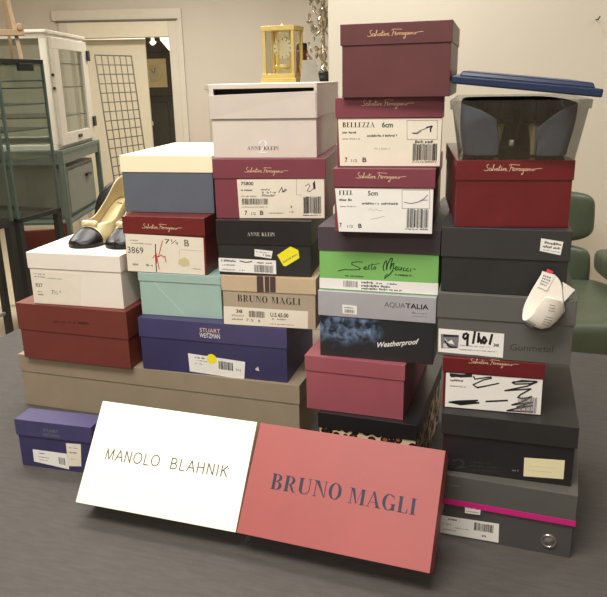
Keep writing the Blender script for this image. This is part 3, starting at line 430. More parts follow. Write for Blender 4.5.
SB = [
 ('taupe', 'very wide flat taupe boot box lying at bottom left under the red and purple boxes', 'carton_taupe', 'carton_taupe'),
 ('red', 'wide brick red shoebox on the taupe boot box, beneath the white box', 'carton_red', 'carton_red'),
 ('white', 'white shoebox with cream size label, black-toed pumps standing on its lid', 'carton_white', 'carton_white'),
 ('purple', 'long purple shoebox with yellow-dotted barcode label, on the taupe boot box', 'carton_purple', 'carton_purple_dark'),
 ('mint', 'pale mint green shoebox on the long purple box', 'carton_mint', 'carton_mint'),
 ('dkred', 'oxblood shoebox with handwritten label and red pen mark, on the mint box', 'carton_oxblood', 'carton_oxblood'),
 ('cream', 'slate grey shoebox with a cream lid, topmost above the mint box', 'carton_cream', 'carton_slate'),
 ('bruno', 'tan shoebox with two brown stripes on its lid, beside the mint box', 'carton_beige', 'carton_stone'),
 ('akblack', 'black shoebox with a bright yellow sale sticker on its front', 'carton_black', 'carton_blackmatte'),
 ('maroon2', 'maroon shoebox with white barcode label, between the black box and the off-white slotted box', 'carton_maroon', 'carton_maroon'),
 ('akwhite', 'off-white shoebox with a dark slot in its lid, in front of the brass clock', 'carton_pinkgrey', 'carton_pinkgrey'),
 ('leopard', 'leopard print shoebox with black lid, half hidden behind the leaning coral box', 'carton_black', 'carton_leopard'),
 ('pinkm', 'plain rose red shoebox without any label, on the leopard print box', 'carton_rose', 'carton_rose'),
 ('aqua', 'glossy black shoebox with silver lid and blue water picture', 'carton_silver', 'carton_water'),
 ('green', 'bright green shoebox with dark plum lid and black signature', 'carton_plum', 'carton_green'),
 ('feel', 'maroon shoebox with white 5cm size label, directly on the plum-lidded green box', 'carton_maroon', 'carton_maroon'),
 ('bellezza', 'maroon shoebox with cream 6cm size label, second from the top of the middle stack', 'carton_maroon', 'carton_maroon'),
 ('topm', 'plain dark maroon shoebox with gold script, highest box of the whole pile', 'carton_maroon_top', 'carton_maroon_top'),
 ('graypink', 'dark grey shoebox with magenta stripe and metal eyelet, bottom of the right stack', 'carton_grey', 'carton_darkgrey'),
 ('blackbig', 'large black shoebox with blank cream label, on the magenta-striped grey box', 'carton_blackmatte', 'carton_black'),
 ('scrib', 'small crimson shoebox whose white label is scribbled over in black marker', 'carton_crimson', 'carton_crimson'),
 ('gun', 'medium grey shoebox with black marker writing on its white picture label', 'carton_gunmetal', 'carton_gunmetal'),
 ('black5', 'charcoal black shoebox with white price sticker at lid corner, behind the curled receipt', 'carton_charcoal', 'carton_blackmatte'),
 ('red5', 'crimson shoebox with gold script and no label, under the clear plastic bin', 'carton_crimson', 'carton_crimson'),
 ('small', 'small narrow navy purple box standing on the table at far left', 'carton_purple', 'carton_purple_dark'),
]
PARTS = {}
for key, label, lm, bm_ in SB: PARTS[key] = shoebox(key, label, lm, bm_)
# magenta band and eyelet of the grey box
b = BX['graypink']; lid = PARTS['graypink'][1]; mb = MB(); z0 = b['h']-b['lh']; e = .0006
for a, c in (((-e,-e,z0),(b['w']+e,0,z0+.0095)), ((b['w'],0,z0),(b['w']+e,b['d'],z0+.0085)), ((-e,0,z0),(0,b['d'],z0+.0085))): mb.box(a, c, 'magenta')
mb.build('stripe', lid)['label'] = 'magenta stripe'
(eu, ev), er = DEC['graypink/eye']
mb = MB(); ring = [(eu+er*.86*math.cos(a*math.pi/16), b['ov']-.001, ev+er*.86*math.sin(a*math.pi/16)) for a in range(33)]
mb.tube(ring, .0019, 'nickel', 8, False); mb.hull([(eu+er*.8*math.cos(a*math.pi/12), b['ov'], ev+er*.8*math.sin(a*math.pi/12)) for a in range(24)], [(eu+er*.8*math.cos(a*math.pi/12), b['ov']-.0008, ev+er*.8*math.sin(a*math.pi/12)) for a in range(24)], 'mesh_grey')
mb.build('eyelet', PARTS['graypink'][2], smooth=True)['label'] = 'round metal eyelet with grey mesh'
for key, label, lm, bm_ in (('manolo', 'ivory white shoebox leaning back in front, thin black capitals on its lid', 'lid_ivory', 'lid_ivory'), ('brunobig', 'coral red shoebox leaning back in front, dark serif capitals on its lid', 'lid_coral', 'lid_coral')):
    L = LEAN[key]; mtx = Matrix([[L['ex'][i], L['ey'][i], L['ez'][i], L['O'][i]] for i in range(3)]+[[0,0,0,1]])
    shoebox(key, label, lm, bm_, mtx=mtx, dims=dict(w=L['w'], d=L['hh'], h=L['T'], lh=.035 if key == 'brunobig' else .03, ov=.002))

# ------------------------------------------------------------------ table
yaw_t = math.radians(-17.9)
t = thing('table', 'large table covered in dark grey cloth holding the stacks of shoeboxes', 'table', (-.815, 2.28, 0), yaw_t)
mb = MB(); mb.box((0,-1.95,-.03), (2.6,0,0), 'tablecloth_grey'); mb.build('tabletop', t, bevel=.004)
for x, y in ((.08,-.08),(2.52,-.08),(.08,-1.87),(2.52,-1.87)):
    mb = MB(); mb.box((x-.03,y-.03,-.75), (x+.03,y+.03,-.03), 'black_metal'); mb.build('leg', t)

# ------------------------------------------------------------------ pumps
def sm(a, b, x):
    x = max(0, min(1, (x-a)/(b-a))); return x*x*(3-2*x)
def pump(label, loc, yaw, L=.245, H=.07, capm='patent_black', upm='leather_gold', linm='lining_gold', heelm='patent_black', group=None, bow=True, rk=1, hr=(.026, .0075), wk=.9, solem=None):
    t = thing('pump', label, 'shoe', loc, yaw, group)
    zs = lambda s: H*sm(.3, .86, s)+.004
    def hw(s):
        w = .041*(1-.18*sm(.3, .55, s)-.1*sm(.5, .75, s)) if s > .16 else .041*(max(0, 1-(1-s/.16)**2.2))**.5
        if s > .88: w *= max(0, 1-((s-.88)/.12)**2)**.5
        return max(w*wk, .0008)
    rows = []; NS = 36; K = 16
    S = [0, .006, .015]+[.03+.97*i/(NS-3) for i in range(NS-2)]
    for s in S:
        w = hw(s); z = zs(s); dome = (.012+.027*sm(0, .28, s))*(1 if rk == 1 else .85); o = sm(.24, .38, s); rim = (.043-.012*sm(.3, .5, s)+.028*sm(.6, 1, s))*rk
        row = []
        for j in range(K+1):
            a = math.pi*j/K; dy = w*math.cos(a); dz = dome*max(0, math.sin(a))**.8
            if j == K//2: wy, wz = 0, rim
            else:
                k = (j if j < K/2 else K-j)/(K/2-1); sg = 1 if j < K/2 else -1
                wy = sg*w*(1+.05*math.sin(math.pi*k)-.1*k); wz = rim*k
            row.append((s*L, dy*(1-o)+wy*o, z+dz*(1-o)+wz*o))
        rows.append(row)
    cut = lambda i, j: S[i] >= .24 and j in (K//2-1, K//2)
    ic = next(i for i, s in enumerate(S) if s > .205)
    mb = MB(); mb.grid(rows[ic:], upm, lambda i, j: cut(i+ic, j)); mb.build('upper', t, True, solid=.002)
    mb = MB(); mb.grid(rows[:ic+1], capm); mb.build('toe_cap', t, True, solid=.0024)
    mb = MB(); mb.grid([[(s*L, hw(s)*.93*k/4, zs(s)+.003) for k in range(-4, 5)] for s in S], linm); mb.build('insole', t, True)
    mb = MB(); lo = [[(s*L, hw(s)*1.03*k/4, zs(s)-.0038) for k in range(-4, 5)] for s in S]; hi = [[(x, y, z+.004) for x, y, z in r] for r in lo]
    solem = solem or heelm; mb.grid(lo, solem); mb.grid(hi, solem); mb.grid([[r[0] for r in lo], [r[0] for r in hi]], solem); mb.grid([[r[-1] for r in lo], [r[-1] for r in hi]], solem); mb.build('sole', t, True)
    mb = MB(); rr = []
    for k in range(9):
        f = k/8; r = hr[0]*(1-f)**1.6+hr[1]; cx = L*.885+.012*f*(1-f)*2+.006*f; z = (zs(.88)-.002)*(1-f)
        rr.append([(cx+r*1.05*math.cos(a*math.pi/8), r*math.sin(a*math.pi/8), z) for a in range(17)])
    mb.grid(rr, heelm); mb.add([p for p in rr[-1][:-1]], [tuple(range(16))], heelm); mb.build('heel', t, True)
    if bow:
        mb = MB(); x = L*.235; z = zs(.2)+.042
        for sg in (1, -1): mb.soft((x, sg*.011, z), (.006, .010, .006), 'brass_pale', .7, 12, 8)
        mb.soft((x, 0, z), (.005, .005, .006), 'brass_pale', .9, 10, 6); mb.build('bow', t, True)
    return t
zt = BX['white']['o'][2]+BX['white']['h']
pump('black toe-capped gold pump on the white box, whole toe in view', (-.496, 1.512, zt), math.acos(.38), L=.24)
pump('black toe-capped gold pump on the white box, toe cut off by the oxblood box', (-.404, 1.495, zt), math.acos(.235), L=.222)

# ------------------------------------------------------------------ clear bin with shoes
zb = BX['red5']['o'][2]+BX['red5']['h']+.0005
BW, BD, BH = .159, .28, .083
byaw = math.radians(-14)
bx, by = .2295, 1.041
t = thing('storage_bin', 'clear plastic shoe bin with a crooked navy blue lid, atop the crimson box', 'bin', (bx, by, zb), byaw)
mb = MB(); fl = .014; q = .002
def loop(g, z, i=0): return [(-g+i,-g+i,z),(BW+g-i,-g+i,z),(BW+g-i,BD+g-i,z),(-g+i,BD+g-i,z)]
lo, hi, lip0, lip1 = loop(0, 0), loop(fl-.003, BH-.012), loop(fl, BH-.012), loop(fl+.001, BH)
mb.add(lo, [(0,3,2,1)], 'clear_plastic')
for A, B in ((lo, hi), (hi, lip0), (lip0, lip1)): mb.add(A+B, [(i, (i+1) % 4, 4+(i+1) % 4, 4+i) for i in range(4)], 'clear_plastic')
bin_o = mb.build('tub', t, weld=True, solid=.0012)
bin_o['label'] = 'clear plastic tub'
mb = MB(); a = math.radians(6.2)
T = Matrix.Translation((-.0145, -.018, BH+.0235)) @ Matrix.Rotation(a, 4, 'Y') @ Matrix.Rotation(math.radians(.5), 4, 'X')
lw, ld = BW+.041, BD+.038
mb.box((0,0,0), (lw,ld,.011), 'lid_blue', T)
rim = .009; mb.hull([T @ Vector(p) for p in ((rim,rim,.011),(lw-rim,rim,.011),(lw-rim,ld-rim,.011),(rim,ld-rim,.011))], [T @ Vector(p) for p in ((rim+.004,rim+.004,.018),(lw-rim-.004,rim+.004,.018),(lw-rim-.004,ld-rim-.004,.018),(rim+.004,ld-rim-.004,.018))], 'lid_blue')
lb = mb.build('lid', t, bevel=.002); lb['label'] = 'navy blue lid'
c, s_ = math.cos(byaw), math.sin(byaw)
def inbin(x, y, z=.003): return (bx+c*x-s_*y, by+s_*x+c*y, zb+z)
pump('black heeled pump with gold heel in the clear bin, left of the pair', inbin(.043, .245), byaw+math.radians(-87), L=.215, H=.046, capm='suede_black', upm='suede_black', linm='suede_black', heelm='leather_gold', bow=False, rk=.5, hr=(.007, .004), wk=.7, solem='suede_black')
pump('black heeled pump with gold heel in the clear bin, right of the pair', inbin(.116, .245), byaw+math.radians(-93), L=.215, H=.046, capm='suede_black', upm='suede_black', linm='suede_black', heelm='leather_gold', bow=False, rk=.5, hr=(.007, .004), wk=.7, solem='suede_black')

# crumpled slate cloth bag lining the bin
t = thing('dust_bag', 'dark slate cloth bag crumpled against the inside of the clear bin', 'bag', inbin(0, 0), byaw)
path = [(.056,.006),(.036,.004),(.014,.006),(.005,.02),(.004,.08),(.004,.16),(.004,.24),(.016,.27),(.05,.274),(.09,.272),(.13,.274),(.151,.268),(.155,.22),(.155,.15),(.155,.07),(.153,.014),(.14,.005),(.12,.006),(.105,.007)]
top = [.052,.066,.074,.076,.078,.078,.078,.078,.078,.078,.078,.074,.074,.074,.074,.074,.072,.055,.04]
rows = []
for k in range(12):
    f = k/11; rows.append([(x+(x-.0795)*.1*f*min(1, top[i]/.08)+.0018*math.sin(7*i+5*f), y-(.006*f if y < .03 else 0)+.0018*math.sin(3*i+9*f), top[i]*f*.97+.002) for i, (x, y) in enumerate(path)])
mb = MB(); mb.grid(rows, 'cloth_slate'); mb.build('cloth', t, True, solid=.0012, sub=1)

# ------------------------------------------------------------------ curled receipt taped to the charcoal box
b5, bg = BX['black5'], BX['gun']
cy_, sy_ = math.cos(bg['yaw']), math.sin(bg['yaw'])
t = thing('receipt', 'curled cream paper receipt hanging down over the medium grey shoebox', 'receipt', bg['o'], bg['yaw'])
mb = MB(); R_ = DEC['receipt/rows']; mb.grid(R_, 'receipt_paper'); o = mb.build('paper_strip', t, True, solid=.0003, sub=1)
mb = MB(); mb.add(DEC['receipt/flap'], [(0,1,2)], 'receipt_paper'); mb.build('paper_corner', t, solid=.0004)
def quadpt(q, s, v): return [(q[0][k]*(1-s)+q[1][k]*s)*(1-v)+(q[3][k]*(1-s)+q[2][k]*s)*v for k in range(3)]
q, pk = DEC['receipt/sticker']
mb = MB(); mb.add(q, [(0,1,2,3)], 'white')
rnd = random.Random(5)
for r in range(4):
    x = .18
    while x < .8:
        w = rnd.uniform(.05, .13); P = [quadpt(q, a, c2) for a, c2 in ((x,.2+r*.17),(min(.85,x+w),.2+r*.17),(min(.85,x+w),.29+r*.17),(x,.29+r*.17))]
        for p in P: p[1] -= .0004
        mb.add(P, [(0,1,2,3)], 'greyink'); x += w+.05
mb.build('price_sticker', t)['label'] = 'white price sticker'
mb = MB(); mb.add(pk, [(0,1,2,3)], 'pinkred'); mb.build('sticker_tab', t, solid=.0004)['label'] = 'pinkish red tab'
# faded receipt print on the front fold
mb = MB()
for (i, j, n) in ((7, 1, 4), (8, 1, 3), (6, 0, 4)):
    for k in range(n):
        A = [R_[i][j][c3]*(.9-.18*k)+R_[i+1][j][c3]*(.1+.18*k) for c3 in range(3)]; B = [R_[i][j+1][c3]*(.9-.18*k)+R_[i+1][j+1][c3]*(.1+.18*k) for c3 in range(3)]
        A = Vector(A)+Vector((0,-.0022,0)); B = Vector(B)+Vector((0,-.0022,0)); A2 = A.lerp(B, .1); B2 = A.lerp(B, .85)
        mb.add([A2, B2, B2+Vector((0,0,.0009)), A2+Vector((0,0,.0009))], [(0,1,2,3)], 'greyink')
mb.build('print', bpy.data.objects['paper_strip'])

# ------------------------------------------------------------------ clock, chandelier parts behind the middle stack
CZ = .700
t = thing('cabinet', 'tall pale cabinet behind the middle stack carrying the brass clock', 'cabinet', (-.45, 3.62, -.75), 0)
mb = MB(); mb.box((0,0,.08), (.95,.5,1.425), 'trim_paint'); mb.build('body', t, bevel=.004)
mb = MB(); mb.box((-.015,-.015,1.425), (.965,.515,1.45), 'trim_paint'); mb.build('top', t, bevel=.003)
mb = MB(); mb.box((.03,.03,0), (.92,.47,.08), 'gap_dark'); mb.build('plinth', t)
for x in (.02, .48):
    mb = MB(); mb.box((x,-.018,.1), (x+.45,0,1.41), 'trim_paint'); d_ = mb.build('door', t, bevel=.003)
    mb = MB(); mb.tube([(x+(.41 if x < .1 else .04),-.035,.75),(x+(.41 if x < .1 else .04),-.035,.9)], .006, 'nickel'); mb.build('handle', d_)
t = thing('mantel_clock', 'glass-sided brass mantel clock above the off-white slotted shoebox', 'clock', (-.178, 3.72, CZ), math.radians(-20))
W, D_, H_ = .165, .135, .268
mb = MB(); mb.box((-.012,-.012,0), (W+.012,D_+.012,.022), 'brass'); mb.box((-.004,-.004,.022), (W+.004,D_+.004,.045), 'brass'); mb.build('base', t, bevel=.002)
mb = MB(); mb.box((-.004,-.004,H_-.022), (W+.004,D_+.004,H_), 'brass'); mb.lathe([(.003,0),(.008,.004),(.006,.012),(.001,.016)], 'brass', 12, (W*.5,D_*.5,H_)); mb.build('top_frame', t, bevel=.002)
for x in (0, W-.014):
    for y in (0, D_-.014): mb = MB(); mb.box((x,y,.045), (x+.014,y+.014,H_-.022), 'brass'); mb.build('post', t, bevel=.001)
for a, c_ in (((.014,.004,.045),(W-.014,.006,H_-.022)), ((.014,D_-.006,.045),(W-.014,D_-.004,H_-.022)), ((.004,.014,.045),(.006,D_-.014,H_-.022)), ((W-.006,.014,.045),(W-.004,D_-.014,H_-.022))):
    mb = MB(); mb.box(a, c_, 'glass_clock'); mb.build('glass_panel', t)
Tm = Matrix.Translation((W*.55, .045, .165)) @ Matrix.Rotation(math.radians(90), 4, 'X')
mb = MB(); ring0 = [Tm @ Vector(((.05)*math.cos(k*math.pi/16), (.05)*math.sin(k*math.pi/16), z)) for z in (0, .004) for k in range(32)]
mb.hull(ring0[:32], ring0[32:], 'dial_white')
for k in range(12):
    a = k*math.pi/6; P = [Tm @ Vector((r*math.cos(a+da), r*math.sin(a+da), .005)) for r, da in ((.037,-.05),(.047,-.04),(.047,.04),(.037,.05))]; mb.add(P, [(0,1,2,3)], 'brown')
mb.build('dial', t)
mb = MB()
for dx, dz, r in ((-.03,.0,.024),(.0,.012,.028),(.02,-.02,.02)):
    T2 = Matrix.Translation((W*.55+dx, .075, .18+dz)) @ Matrix.Rotation(math.radians(90), 4, 'X'); rg = [T2 @ Vector((r*math.cos(k*math.pi/12), r*math.sin(k*math.pi/12), z)) for z in (0, .01) for k in range(24)]
    mb.hull(rg[:24], rg[24:], 'brass_pale')
mb.tube([(W*.3,.06,.045),(W*.3,.06,.25)], .005, 'brass'); mb.tube([(W*.75,.06,.045),(W*.75,.06,.25)], .005, 'brass'); mb.tube([(W*.42,.03,.05),(W*.42,.03,.255)], .004, 'brass'); mb.build('movement', t)
mb = MB(); mb.lathe([(.012,0),(.045,.004),(.048,.012),(.045,.02),(.012,.024)], 'brass_pale', 24, (W*.5,.075,.065)); mb.build('pendulum', t, True)
t = thing('candelabra', 'silver and crystal candelabra beside the brass clock, half hidden by the wall edge', 'candelabra', (.128, 3.90, CZ))
mb = MB(); mb.lathe([(.062,0),(.065,.008),(.065,.04),(.05,.046)], 'black_metal', 28); mb.build('base', t, True)
mb = MB(); mb.lathe([(.03,.046),(.012,.07),(.01,.1),(.022,.13),(.01,.16),(.009,.25),(.026,.28),(.03,.31),(.012,.34),(.01,.4),(.02,.43),(.008,.46),(.008,.6)], 'crystal_silver', 16); mb.build('stem', t, True)
rnd = random.Random(11)
for k in range(6):
    a = k*math.pi/3+.5; dz = (.26, .36)[k % 2]
    mb = MB(); R2 = .066+.006*(k % 3)
    mb.tube([(math.cos(a)*r, math.sin(a)*r, z) for r, z in ((.01,dz),(R2*.5,dz-.03),(R2*.85,dz-.01),(R2,dz+.03))], .004, 'crystal_silver', 6)
    mb.lathe([(.005,0),(.018,.006),(.02,.012),(.008,.014),(.008,.05)], 'crystal_silver', 10, (math.cos(a)*R2, math.sin(a)*R2, dz+.03))
    mb.build('arm', t)
    for q in range(11):
        r = R2*rnd.uniform(.4, 1.15); aa = a+rnd.uniform(-.35, .35); z = dz+rnd.uniform(-.2, .12); s = rnd.uniform(.007, .013); c2 = (math.cos(aa)*r, math.sin(aa)*r, z)
        mb = MB(); mb.add([(c2[0]+s,c2[1],z),(c2[0],c2[1]+s,z),(c2[0]-s,c2[1],z),(c2[0],c2[1]-s,z),(c2[0],c2[1],z+s*1.2),(c2[0],c2[1],z-s*2)], [(0,1,4),(1,2,4),(2,3,4),(3,0,4),(1,0,5),(2,1,5),(3,2,5),(0,3,5)], 'crystal_silver'); mb.build('crystal_drop', t)
t = thing('card', 'grey folded card standing on the cabinet between the clock and the candelabra', 'card', (.004, 3.612, CZ), math.radians(-4))
mb = MB(); mb.hull([(0,0,0),(.098,.0,0),(.098,.004,0),(0,.004,0)], [(.012,.03,.105),(.075,.03,.108),(.075,.032,.108),(.012,.032,.105)], 'card_grey'); mb.hull([(.01,.07,0),(.09,.07,0),(.09,.072,0),(.01,.072,0)], [(.012,.033,.105),(.075,.033,.108),(.075,.035,.108),(.012,.035,.105)], 'card_grey'); mb.build('sheet', t)
t = thing('canister', 'small brown canister with dark cap behind the grey card', 'canister', (.018, 4.02, CZ))
mb = MB(); mb.lathe([(.03,0),(.032,.004),(.032,.16),(.03,.165)], 'shade_brown', 20); mb.build('body', t, True)
mb = MB(); mb.lathe([(.029,.165),(.029,.195),(.025,.2)], 'black_metal', 20); mb.build('cap', t, True)

# ------------------------------------------------------------------ left background
# glass display cases
def case(label, p0, p1, depth, group=None):
    (x0, y0), (x1, y1) = p0, p1; a = math.atan2(y1-y0, x1-x0); w = math.hypot(x1-x0, y1-y0)
    t = thing('display_case', label, 'display case', (x0, y0, -.75), a)
    zt_, zb_ = 1.575, .895; r = .011
    mb = MB(); mb.box((0,0,zt_-.02), (w,depth,zt_), 'black_metal'); mb.build('top_frame', t, bevel=.002)
    mb = MB()
    for A, B in (((0,0,zb_-.02),(w,.02,zb_)), ((0,depth-.02,zb_-.02),(w,depth,zb_)), ((0,0,zb_-.02),(.02,depth,zb_)), ((w-.02,0,zb_-.02),(w,depth,zb_))): mb.box(A, B, 'black_metal')
    mb.box((.02,.02,zb_-.008), (w-.02,depth-.02,zb_), 'glass'); mb.build('bottom_frame', t)
    for x in (0, w-r):
        for y in (0, depth-r): mb = MB(); mb.box((x,y,zb_), (x+r,y+r,zt_-.02), 'shelf_edge'); mb.build('corner_post', t)
        for y in (0, depth-.03): mb = MB(); mb.box((x if x == 0 else w-.03,y,0), ((x if x == 0 else w-.03)+.03,y+.03,zb_-.02), 'black_metal'); mb.build('leg', t)
    for A, B in (((r,.002,zb_),(w-r,.006,zt_-.02)), ((r,depth-.006,zb_),(w-r,depth-.002,zt_-.02)), ((.002,r,zb_),(.006,depth-r,zt_-.02)), ((w-.006,r,zb_),(w-.002,depth-r,zt_-.02))): mb = MB(); mb.box(A, B, 'glass'); mb.build('glass_panel', t)
    for z in (1.14, 1.27, 1.38, 1.48):
        mb = MB(); mb.box((r,r,z), (w-r,depth-r,z+.006), 'glass'); mb.box((r,.007,z), (w-r,.009,z+.006), 'shelf_edge'); mb.build('shelf', t)
    mb = MB(); mb.box((w*.42,-.012,zt_-.05), (w*.72,.006,zt_-.018), 'black_metal'); mb.build('latch', t, bevel=.002)
    mb = MB(); mb.tube([(.015,.015,.33),(w-.015,.015,.33)], .01, 'grey_metal'); mb.tube([(.015,depth-.015,.33),(w-.015,depth-.015,.33)], .01, 'grey_metal'); mb.build('lower_rail', t)
    return t
case('tall glass display case at left with black frame, nearest the white cabinet', (-1.262, 3.12), (-1.165, 3.41), .42)
case('tall glass display case cut off by the left edge of the photo', (-1.375, 2.78), (-1.272, 3.09), .42)
# easel on top of the case
t = thing('easel', 'small tan wooden easel standing on top of the glass display case', 'easel', (-1.285, 3.33, .825), math.radians(16))
for dx in (-.05, .05):
    mb = MB(); mb.hull([(dx-.008,0,0),(dx+.008,0,0),(dx+.008,.012,0),(dx-.008,.012,0)], [(dx*.25-.008,.05,.34),(dx*.25+.008,.05,.34),(dx*.25+.008,.062,.34),(dx*.25-.008,.062,.34)], 'wood_tan'); mb.build('front_leg', t)
mb = MB(); mb.hull([(-.007,.15,0),(.007,.15,0),(.007,.162,0),(-.007,.162,0)], [(-.007,.066,.31),(.007,.066,.31),(.007,.078,.31),(-.007,.078,.31)], 'wood_tan'); mb.build('back_leg', t)
mb = MB(); mb.box((-.075,-.018,.1), (.075,.016,.125), 'wood_tan'); mb.soft((-.06,-.02,.135), (.013,.01,.016), 'wood_tan', .8, 10, 8); mb.soft((.06,-.02,.135), (.013,.01,.016), 'wood_tan', .8, 10, 8); mb.build('ledge', t, bevel=.002)
# white enamel cabinet on a green metal stand
SX, SY = -1.98, 4.0
t = thing('medicine_cabinet', 'white metal cabinet with glass door standing on a green stand', 'cabinet', (SX, SY, .365))
W, D_, H_ = .635, .70, .615; f_ = .035
mb = MB()
for A, B in (((0,0,0),(W,D_,.03)), ((0,0,H_-.03),(W,D_,H_)), ((0,D_-.035,.03),(.035,D_,H_-.03)), ((W-.035,D_-.035,.03),(W,D_,H_-.03))): mb.box(A, B, 'white_enamel')
for x in (0, W-f_): mb.box((x,0,.03), (x+f_,f_,H_-.03), 'white_enamel')
mb.box((-.01,-.012,H_-.002), (W+.012,D_+.01,H_+.014), 'white_enamel'); mb.build('frame', t, bevel=.003)
mb = MB(); mb.box((f_,.012,.03), (W-f_,.016,H_-.03), 'glass'); mb.build('front_pane', t)
mb = MB(); mb.box((.035,D_-.016,.03), (W-.035,D_-.012,H_-.03), 'glass'); mb.build('back_pane', t)
mb = MB(); mb.box((.012,.035,.03), (.016,D_-.035,H_-.03), 'glass'); mb.build('side_pane', t)
d0, d1 = .045, D_-.01; x0 = W; mb = MB()
for A, B in (((x0,d0,.02),(x0+.02,d1,.085)), ((x0,d0,H_-.08),(x0+.02,d1,H_-.02)), ((x0,d0,.085),(x0+.02,d0+.1,H_-.08)), ((x0,d1-.1,.085),(x0+.02,d1,H_-.08))): mb.box(A, B, 'white_enamel')
dr = mb.build('door', t, bevel=.003)
mb = MB(); mb.box((x0+.006,d0+.1,.085), (x0+.01,d1-.1,H_-.08), 'glass'); mb.build('pane', dr)
mb = MB(); mb.box((x0+.02,(d0+d1)/2-.03,.045), (x0+.028,(d0+d1)/2+.03,.062), 'black_metal'); mb.build('latch', dr)
for z in (.09, H_-.13): mb = MB(); mb.box((x0+.02,d1-.02,z), (x0+.032,d1+.025,z+.06), 'black_metal'); mb.build('hinge', dr)
for z in (.17, .33, .46): mb = MB(); mb.box((.02,.05,z), (W-.004,D_-.015,z+.006), 'glass'); mb.box((W-.01,.06,z), (W-.003,D_-.03,z+.007), 'shelf_edge'); mb.build('shelf', t)
mb = MB(); mb.box((W,0,.03), (W+.004,d0,H_-.03), 'white_enamel'); mb.build('side_post', t)
for z in (.40, .33): mb = MB(); mb.soft((W+.012,.03,z), (.008,.008,.008), 'black_metal', 1, 10, 8); mb.build('knob', t, True)
t = thing('metal_stand', 'green metal stand with lower shelf under the white glass-door cabinet', 'stand', (SX-.02, SY-.02, -.75))
W2, D2, HT = .685, .76, 1.115
mb = MB(); mb.box((0,0,HT-.022), (W2,D2,HT), 'green_metal'); mb.build('top', t, bevel=.003)
mb = MB(); mb.box((.01,.005,HT-.075), (W2-.01,.012,HT-.022), 'green_metal'); mb.box((W2-.012,.01,HT-.075), (W2-.005,D2-.01,HT-.022), 'green_metal'); mb.build('apron', t)
for x in (0, W2-.03):
    for y in (0, D2-.03): mb = MB(); mb.box((x,y,0), (x+.03,y+.03,HT-.022), 'green_metal'); mb.build('leg', t, bevel=.002)
mb = MB(); mb.box((.005,.005,.70), (W2-.005,D2-.005,.715), 'green_metal'); mb.build('shelf', t)
t = thing('drawer_box', 'grey metal drawer box on the lower shelf of the green stand', 'drawer box', (SX+.12, SY+.1, -.0345))
mb = MB(); mb.box((0,0,0), (.5,.58,.29), 'grey_metal'); mb.build('body', t, bevel=.004)
mb = MB(); mb.box((.5,.03,.02), (.512,.55,.27), 'grey_metal'); dr = mb.build('drawer', t, bevel=.003)
mb = MB(); mb.box((.512,.36,.2), (.53,.44,.215), 'black_metal'); mb.build('handle', dr)
t = thing('paper_stack', 'loose pale papers on a brown board on the floor shelf under the drawer box', 'papers', (SX+.62, SY+.0, -.0345))
bpy.data.objects.remove(t)
# black office chair behind the pumps
t = thing('office_chair', 'black leather chair with rounded back behind the pumps', 'chair', (-.665, 2.95, -.75), math.radians(14))
tl = Matrix.Translation((0,0,.895)) @ Matrix.Rotation(math.radians(-8), 4, 'X')
mb = MB(); mb.soft((0,0,0), (.2,.05,.2), 'leather_dark', .72, 36, 20, tl); mb.build('backrest', t, True)
mb = MB(); mb.soft((0,.24,.5), (.24,.24,.05), 'leather_dark', .5, 28, 12); mb.build('seat', t, True)
mb = MB(); mb.tube([(0,.2,.09),(0,.2,.46)], .025, 'black_metal'); mb.build('column', t)
mb = MB(); mb.box((-.03,.02,.46), (.03,.2,.475), 'black_metal'); mb.tube([(0,.05,.47),(0,.03,.8)], .018, 'black_metal'); mb.build('back_support', t)
for k in range(5):
    a = k*2*math.pi/5; mb = MB(); mb.tube([(0,.2,.1),(math.cos(a)*.28,.2+math.sin(a)*.28,.06)], .018, 'black_metal'); mb.soft((math.cos(a)*.28,.2+math.sin(a)*.28,.028), (.02,.02,.028), 'black_metal', .8, 10, 8); mb.build('leg', t)
t = thing('storage_carton', 'plain white carton behind the black chair', 'carton', (-1.28, 5.2, -.75), 0)
mb = MB(); mb.box((0,0,0), (.62,.4,.86), 'white_enamel'); mb.build('body', t, bevel=.004)
mb = MB(); mb.box((-.008,-.008,.86), (.628,.408,.885), 'white_enamel'); mb.build('lid', t, bevel=.003)
# wire grid panel leaning against the door
t = thing('wire_grid', 'grey wire grid display panel leaning in front of the cream door', 'grid panel', (-1.59, 6.2, -.75), 0)
a0, b0, tz = Vector((0,0,0)), Vector((.21,.42,0)), Vector((-.112,.06,1.69))
mb = MB()
for k in range(7): mb.tube([a0.lerp(b0, k/6), a0.lerp(b0, k/6)+tz], .0065 if k in (0, 6) else .005, 'wire_grey', 6)
for k in range(23): mb.tube([a0+tz*(k/22), b0+tz*(k/22)], .0065 if k in (0, 22) else .005, 'wire_grey', 6)
mb.build('wire_mesh', t)
# longcase clock in the room beyond the door
t = thing('longcase_clock', 'dark longcase clock with square cream dial, seen through the doorway', 'clock', (-1.99, 9.0, -.75))
mb = MB(); mb.box((.02,.02,0), (.47,.3,.42), 'wood_dark'); mb.box((.0,0,0), (.49,.32,.08), 'wood_dark'); mb.build('plinth', t, bevel=.004)
mb = MB(); mb.box((.06,.04,.42), (.43,.28,1.30), 'wood_dark'); tk = mb.build('trunk', t, bevel=.004)
mb = MB(); mb.box((.12,.025,.5), (.37,.04,1.22), 'wood_dark'); td = mb.build('trunk_door', t, bevel=.003)
mb = MB(); mb.box((.15,.012,.95), (.175,.025,1.0), 'dial_white'); mb.build('escutcheon', td)
mb = MB(); mb.box((.01,.0,1.30), (.48,.3,1.80), 'wood_dark'); hd = mb.build('hood', t, bevel=.004)
mb = MB(); mb.box((.09,-.012,1.40), (.39,0,1.73), 'dial_cream'); dl = mb.build('dial', t)
